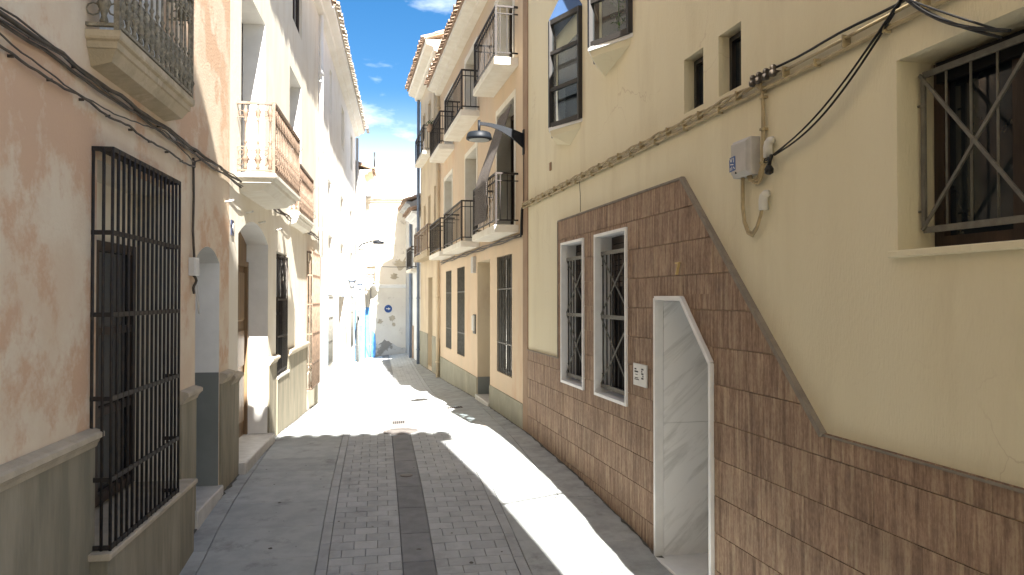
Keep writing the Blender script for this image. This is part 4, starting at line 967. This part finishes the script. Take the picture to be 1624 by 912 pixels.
# intercom and meter box on the peach house
t_ = thing('intercom', 'pale door intercom with handset beside the peach house door', 'intercom', RF.pt(14.8, 0, 1.3))
MB().bbox(RF, 14.68, 14.86, .001, .06, 1.36, 1.66, .012).build('cover', 'plastic', t_); MB().bbox(RF, 14.66, 14.88, .001, .03, 1.30, 1.68, .006).build('back_plate', 'iron_g', t_)
tag(MB().bbox(RF, 14.66, 14.9, .001, .07, 2.50, 2.82, .01).build('meter_box', 'plastic_g'), 'small grey meter box high on the peach house beside its doorway', 'meter box')

# cables and boxes on the cream house
b = MB()
def rrun(u0, u1, z, w, ph, amp=.012, n=60): return [RF.pt(u0 + (u1 - u0) * i / n, w + .007 * cos(i * 1.1 + ph), z + amp * sin(i * 1.1 + ph)) for i in range(n + 1)]
for i in range(3): b.tube(rrun(10.66, 4.35, 3.345 + .006 * i, .032, i * 2.1, .016, 64), .008, 6)
b.tube([RF.pt(10.68 - .2 * i, .022, 3.305) for i in range(44)], .013, 6)
b.tube([RF.pt(4.35, .03, 3.35), RF.pt(3.4, .03, 3.36), RF.pt(1.6, .03, 3.37)], .010, 6)
k = 0
u = 10.3
while u > 1.8: b.box(RF, u, u + .012, .001, .045, 3.285, 3.33); b.box(RF, u + .3, u + .308, .001, .05, 3.31, 3.375); u -= .55
tag(b.build('cable_bundle', 'cable_t'), 'twisted tan painted cables running along the cream house under its upper windows', 'cables')
b = MB(); b.tube(rrun(4.3, 1.6, 3.395, .035, .4, .004, 20), .008, 6)
tag(b.build('black_cable', 'cable'), 'straight black cable above the tan cables towards the barred window', 'cables')
b = MB(); b.tube([RF.pt(10.63, .02, 3.34), RF.pt(10.68, .03, 3.28), RF.pt(10.70, .03, 3.1), RF.pt(10.72, .03, 2.92)], .02, 6); b.tube([RF.pt(10.69, .03, 3.3), RF.pt(10.74, .03, 3.1), RF.pt(10.76, .03, 2.9)], .014, 6)
tag(b.build('black_cable', 'cable'), 'black cable bend where the tan cables turn down at the brown pilaster', 'cables')
tag(MB().tube([RF.pt(8.0, .02, 3.30), RF.pt(8.01, .008, 3.15), RF.pt(8.02, .004, 2.96)], .0035, 5).build('thin_wire', 'cable_w'), 'thin dark wire hanging down to the top of the brown cladding', 'cables')
tag(MB().bbox(RF, 9.2, 9.26, .001, .02, 3.62, 3.72, .003).build('wall_bracket', 'brown'), 'small rusty bracket left above the tan cables near the oriel windows', 'bracket')
for i, u in enumerate((4.33, 4.26, 4.18, 4.10)):
    c = RF.pt(u, .05, 3.375); b = MB(); b.lathe(c + Vector((0, 0, -.03)), [(.02, 0), (.026, .012), (.026, .03), (.015, .038), (.02, .045), (.02, .062), (.01, .07)], 8)
    b.bar(RF.pt(u, .001, 3.37), RF.pt(u, .05, 3.37), .02)
    tag(b.build('cable_clamp', 'cable_w'), ('dark cable clamp at the left end of the row of four', 'dark cable clamp second from the left in the row of four', 'dark cable clamp third from the left in the row of four', 'dark cable clamp at the right end of the row of four')[i], 'clamp', 'cable clamps on the cream house')
t_ = thing('terminal_box', 'dusty grey plastic terminal box with a torn blue sticker on the cream wall', 'junction box', RF.pt(4.44, 0, 2.78))
MB().bbox(RF, 4.33, 4.555, .001, .085, 2.79, 3.03, .022).build('box', 'plastic_g', t_)
MB().bbox(RF, 4.345, 4.54, .0855, .092, 2.81, 3.01, .006).build('lid', 'plastic_g', t_)
MB().prism(RF, [(4.475, 2.835), (4.552, 2.83), (4.556, 2.905), (4.55, 2.925), (4.478, 2.93)], .0922, .0935).build('sticker', 'blue', t_)
b = MB()
for (p, q) in (((4.545, 2.92), (4.53, 2.895)), ((4.53, 2.895), (4.515, 2.92)), ((4.50, 2.92), (4.50, 2.89)), ((4.54, 2.88), (4.50, 2.875)), ((4.54, 2.86), (4.54, 2.84)), ((4.52, 2.865), (4.52, 2.84)), ((4.50, 2.86), (4.485, 2.845))): b.bar(RF.pt(p[0], .0938, p[1]), RF.pt(q[0], .0938, q[1]), .006, .001, up=RN)
b.build('sticker_print', 'sign', t_)
MB().lathe(RF.pt(4.47, .0935, 2.815), [(.006, -.006), (.006, .006)], 8).build('lock', 'frame', t_)
b = MB(); arc = lambda c, r, a0, a1, n: [RF.pt(c[0] + r * cos(a0 + (a1 - a0) * i / n), .03, c[1] + r * sin(a0 + (a1 - a0) * i / n)) for i in range(n + 1)]
for i in range(3):
    du = .018 * i; b.tube([RF.pt(4.29 - .035 * (i - 1), .04, 3.36), RF.pt(4.255 + du * .3, .03, 3.29), RF.pt(4.245 + du * .5, .025, 3.2), RF.pt(4.245 + du * .5, .025, 2.85)] + arc((4.33, 2.80), .075 - du, -pi * .95 + .0, -pi * .5, 5) [::1] + [RF.pt(4.375 + du, .03, 2.745 + du * .3), RF.pt(4.385 + du, .035, 2.79)], .008, 6)
for z in (2.84, 3.05, 3.25): b.box(RF, 4.235, 4.275, .001, .04, z, z + .015)
tag(b.build('conduit', 'cable_t'), 'tan conduits dropping from the clamps and looping into the grey terminal box', 'conduit')
b = MB(); b.tube([RF.pt(4.50, .03, 2.79), RF.pt(4.50, .03, 2.6), RF.pt(4.48, .03, 2.5), RF.pt(4.43, .03, 2.42), RF.pt(4.38, .03, 2.40), RF.pt(4.33, .03, 2.44), RF.pt(4.28, .03, 2.52), RF.pt(4.26, .03, 2.57)], .011, 8); b.tube([RF.pt(4.485, .03, 2.79), RF.pt(4.485, .03, 2.6), RF.pt(4.465, .03, 2.5), RF.pt(4.42, .03, 2.435), RF.pt(4.375, .03, 2.418), RF.pt(4.325, .03, 2.455), RF.pt(4.27, .03, 2.54)], .008, 8)
tag(b.build('conduit', 'cable_t'), 'tan conduit looping from the terminal box down to the lower white cap', 'conduit')
def cap(u, z, label):
    pts = [RF.pt(u, .03, z), RF.pt(u, .032, z + .06), RF.pt(u - .008, .032, z + .085), RF.pt(u - .025, .03, z + .098), RF.pt(u - .045, .02, z + .1)]
    tag(MB().tube(pts, [.03, .029, .028, .025, .02], 10).build('pipe_elbow', 'plastic'), label, 'conduit cap')
cap(4.245, 2.55, 'white bent conduit cap at the end of the looping conduit'); cap(4.19, 2.87, 'white bent conduit cap above the black cable connector')
# black drop cable with connector
def cat(p, q, sg, off=0, n=20):
    return [RF.pt(p[0] + (q[0] - p[0]) * i / n, .03 + off + .025 * sin(pi * i / n), p[1] + (q[1] - p[1]) * i / n - sg * sin(pi * i / n)) for i in range(n + 1)]
b = MB(); b.tube(cat((4.12, 2.87), (3.03, 3.41), .13), .006, 6); b.tube(cat((4.12, 2.87), (3.03, 3.41), .105, .012), .0055, 6); b.tube(cat((4.12, 2.87), (3.03, 3.41), .09, .0), .003, 6)
tag(b.build('drop_cable', 'cable'), 'pair of black cables sagging from the eave corner down to a black connector', 'cables')
b = MB(); b.tube(cat((3.03, 3.41), (2.5, 3.04), .02, .0), .007, 6); b.tube(cat((3.03, 3.41), (2.45, 3.05), .045, .01), .008, 6); b.tube(cat((3.03, 3.41), (2.5, 3.07), .0, .015), .005, 6)
tag(b.build('drop_cable', 'cable'), 'black cables drooping in front of the top of the barred window', 'cables')
b = MB(); b.tube([RF.pt(4.12, .05, 2.87), RF.pt(4.14, .05, 2.84), RF.pt(4.15, .05, 2.80)], .012, 6); b.lathe(RF.pt(4.15, .05, 2.755), [(.012, 0), (.026, .01), (.028, .035), (.016, .055)], 10)
b.tube([RF.pt(4.15, .04, 2.85) + RD * .03 * cos(i * pi / 5) + Vector((0, 0, .015 * sin(i * pi / 5) + .0)) + RD * .04 for i in range(10)], .004, 5, True); b.tube([RF.pt(4.12, .05, 2.87), RF.pt(4.20, .04, 2.85)], .006, 5)
tag(b.build('cable_connector', 'cable'), 'black bulb shaped cable connector below the upper white cap', 'connector')
# overhead cables
b = MB(); p, q = LF.pt(1.0, .02, 5.0), RF.pt(3.45, -.02, 3.84)
b.tube([p.lerp(q, i / 16) - Vector((0, 0, .12 * sin(pi * i / 16))) for i in range(17)], .016, 6)
tag(b.build('overhead_cable', 'cable'), 'cable crossing the street high above the near end', 'cables')
b = MB(); p, q = LF.pt(29.6, .1, 3.3), RF.pt(25.2, .1, 3.05)
b.tube([p.lerp(q, i / 12) - Vector((0, 0, .05 * sin(pi * i / 12))) for i in range(13)], .012, 5)
tag(b.build('overhead_cable', 'cable'), 'thin cable crossing in front of the end wall', 'cables')
# slatted blind thrown over the balcony railing
b = MB(); rows_ = []; path = [(.02, 5.02), (.08, 4.80), (.20, 4.42), (.33, 4.05), (.375, 3.90), (.385, 3.82), (.386, 3.6), (.386, 3.4), (.384, 3.22)]
n = 8
for j, (w, z) in enumerate(path):
    rows_.append([(11.42 + 1.06 * i / n + (.14 * (j / len(path))) , w + .006 * sin(i * 1.3 + j), z) for i in range(n + 1)])
vs = [RF.pt(*p) for r in rows_ for p in r]; vs2 = [v - RN * .008 for v in vs]; m_ = len(vs); fs = []
for j in range(len(path) - 1):
    for i in range(n):
        a = j * (n + 1) + i; fs += [(a, a + 1, a + n + 2, a + n + 1), (m_ + a, m_ + a + n + 1, m_ + a + n + 2, m_ + a + 1)]
b.add(vs + vs2, fs, True); 
for z in [3.22 + .03 * i for i in range(20)]: b.box(RF, 11.56, 12.62, .386, .3935, z, z + .018)
tag(b.build('woven_blind', 'weave'), 'grey woven roller blind hung out over the peach house balcony railing behind the lamp', 'blind')
# flower pots on the upper balcony
for i in range(3):
    u = 19.0 + .16 * i; t_ = thing('flower_pot', ('left', 'middle', 'right')[2 - i] + 'most terracotta flower pot on the upper balcony railing of the peach house', 'flower pot', RF.pt(u, .38, 6.30), 'flower pots on the upper balcony')
    MB().lathe(RF.pt(u, .40, 6.26), [(.04, 0), (.06, .10), (.066, .10), (.066, .12), (.05, .12)], 10).build('pot', 'terracotta', t_)
    b = MB()
    for k in range(26):
        c = RF.pt(u, .40, 6.38) + Vector((random.uniform(-.06, .06), random.uniform(-.06, .06), random.uniform(0, .12))); d = Vector((random.uniform(-1, 1), random.uniform(-1, 1), random.uniform(-.2, 1))).normalized() * .05; s_ = d.cross(Vector((.3, .2, 1))).normalized() * .014
        b.add([c, c + d * .5 + s_, c + d, c + d * .5 - s_], [(0, 1, 2, 3)])
    b.build('foliage', 'leaf', t_)
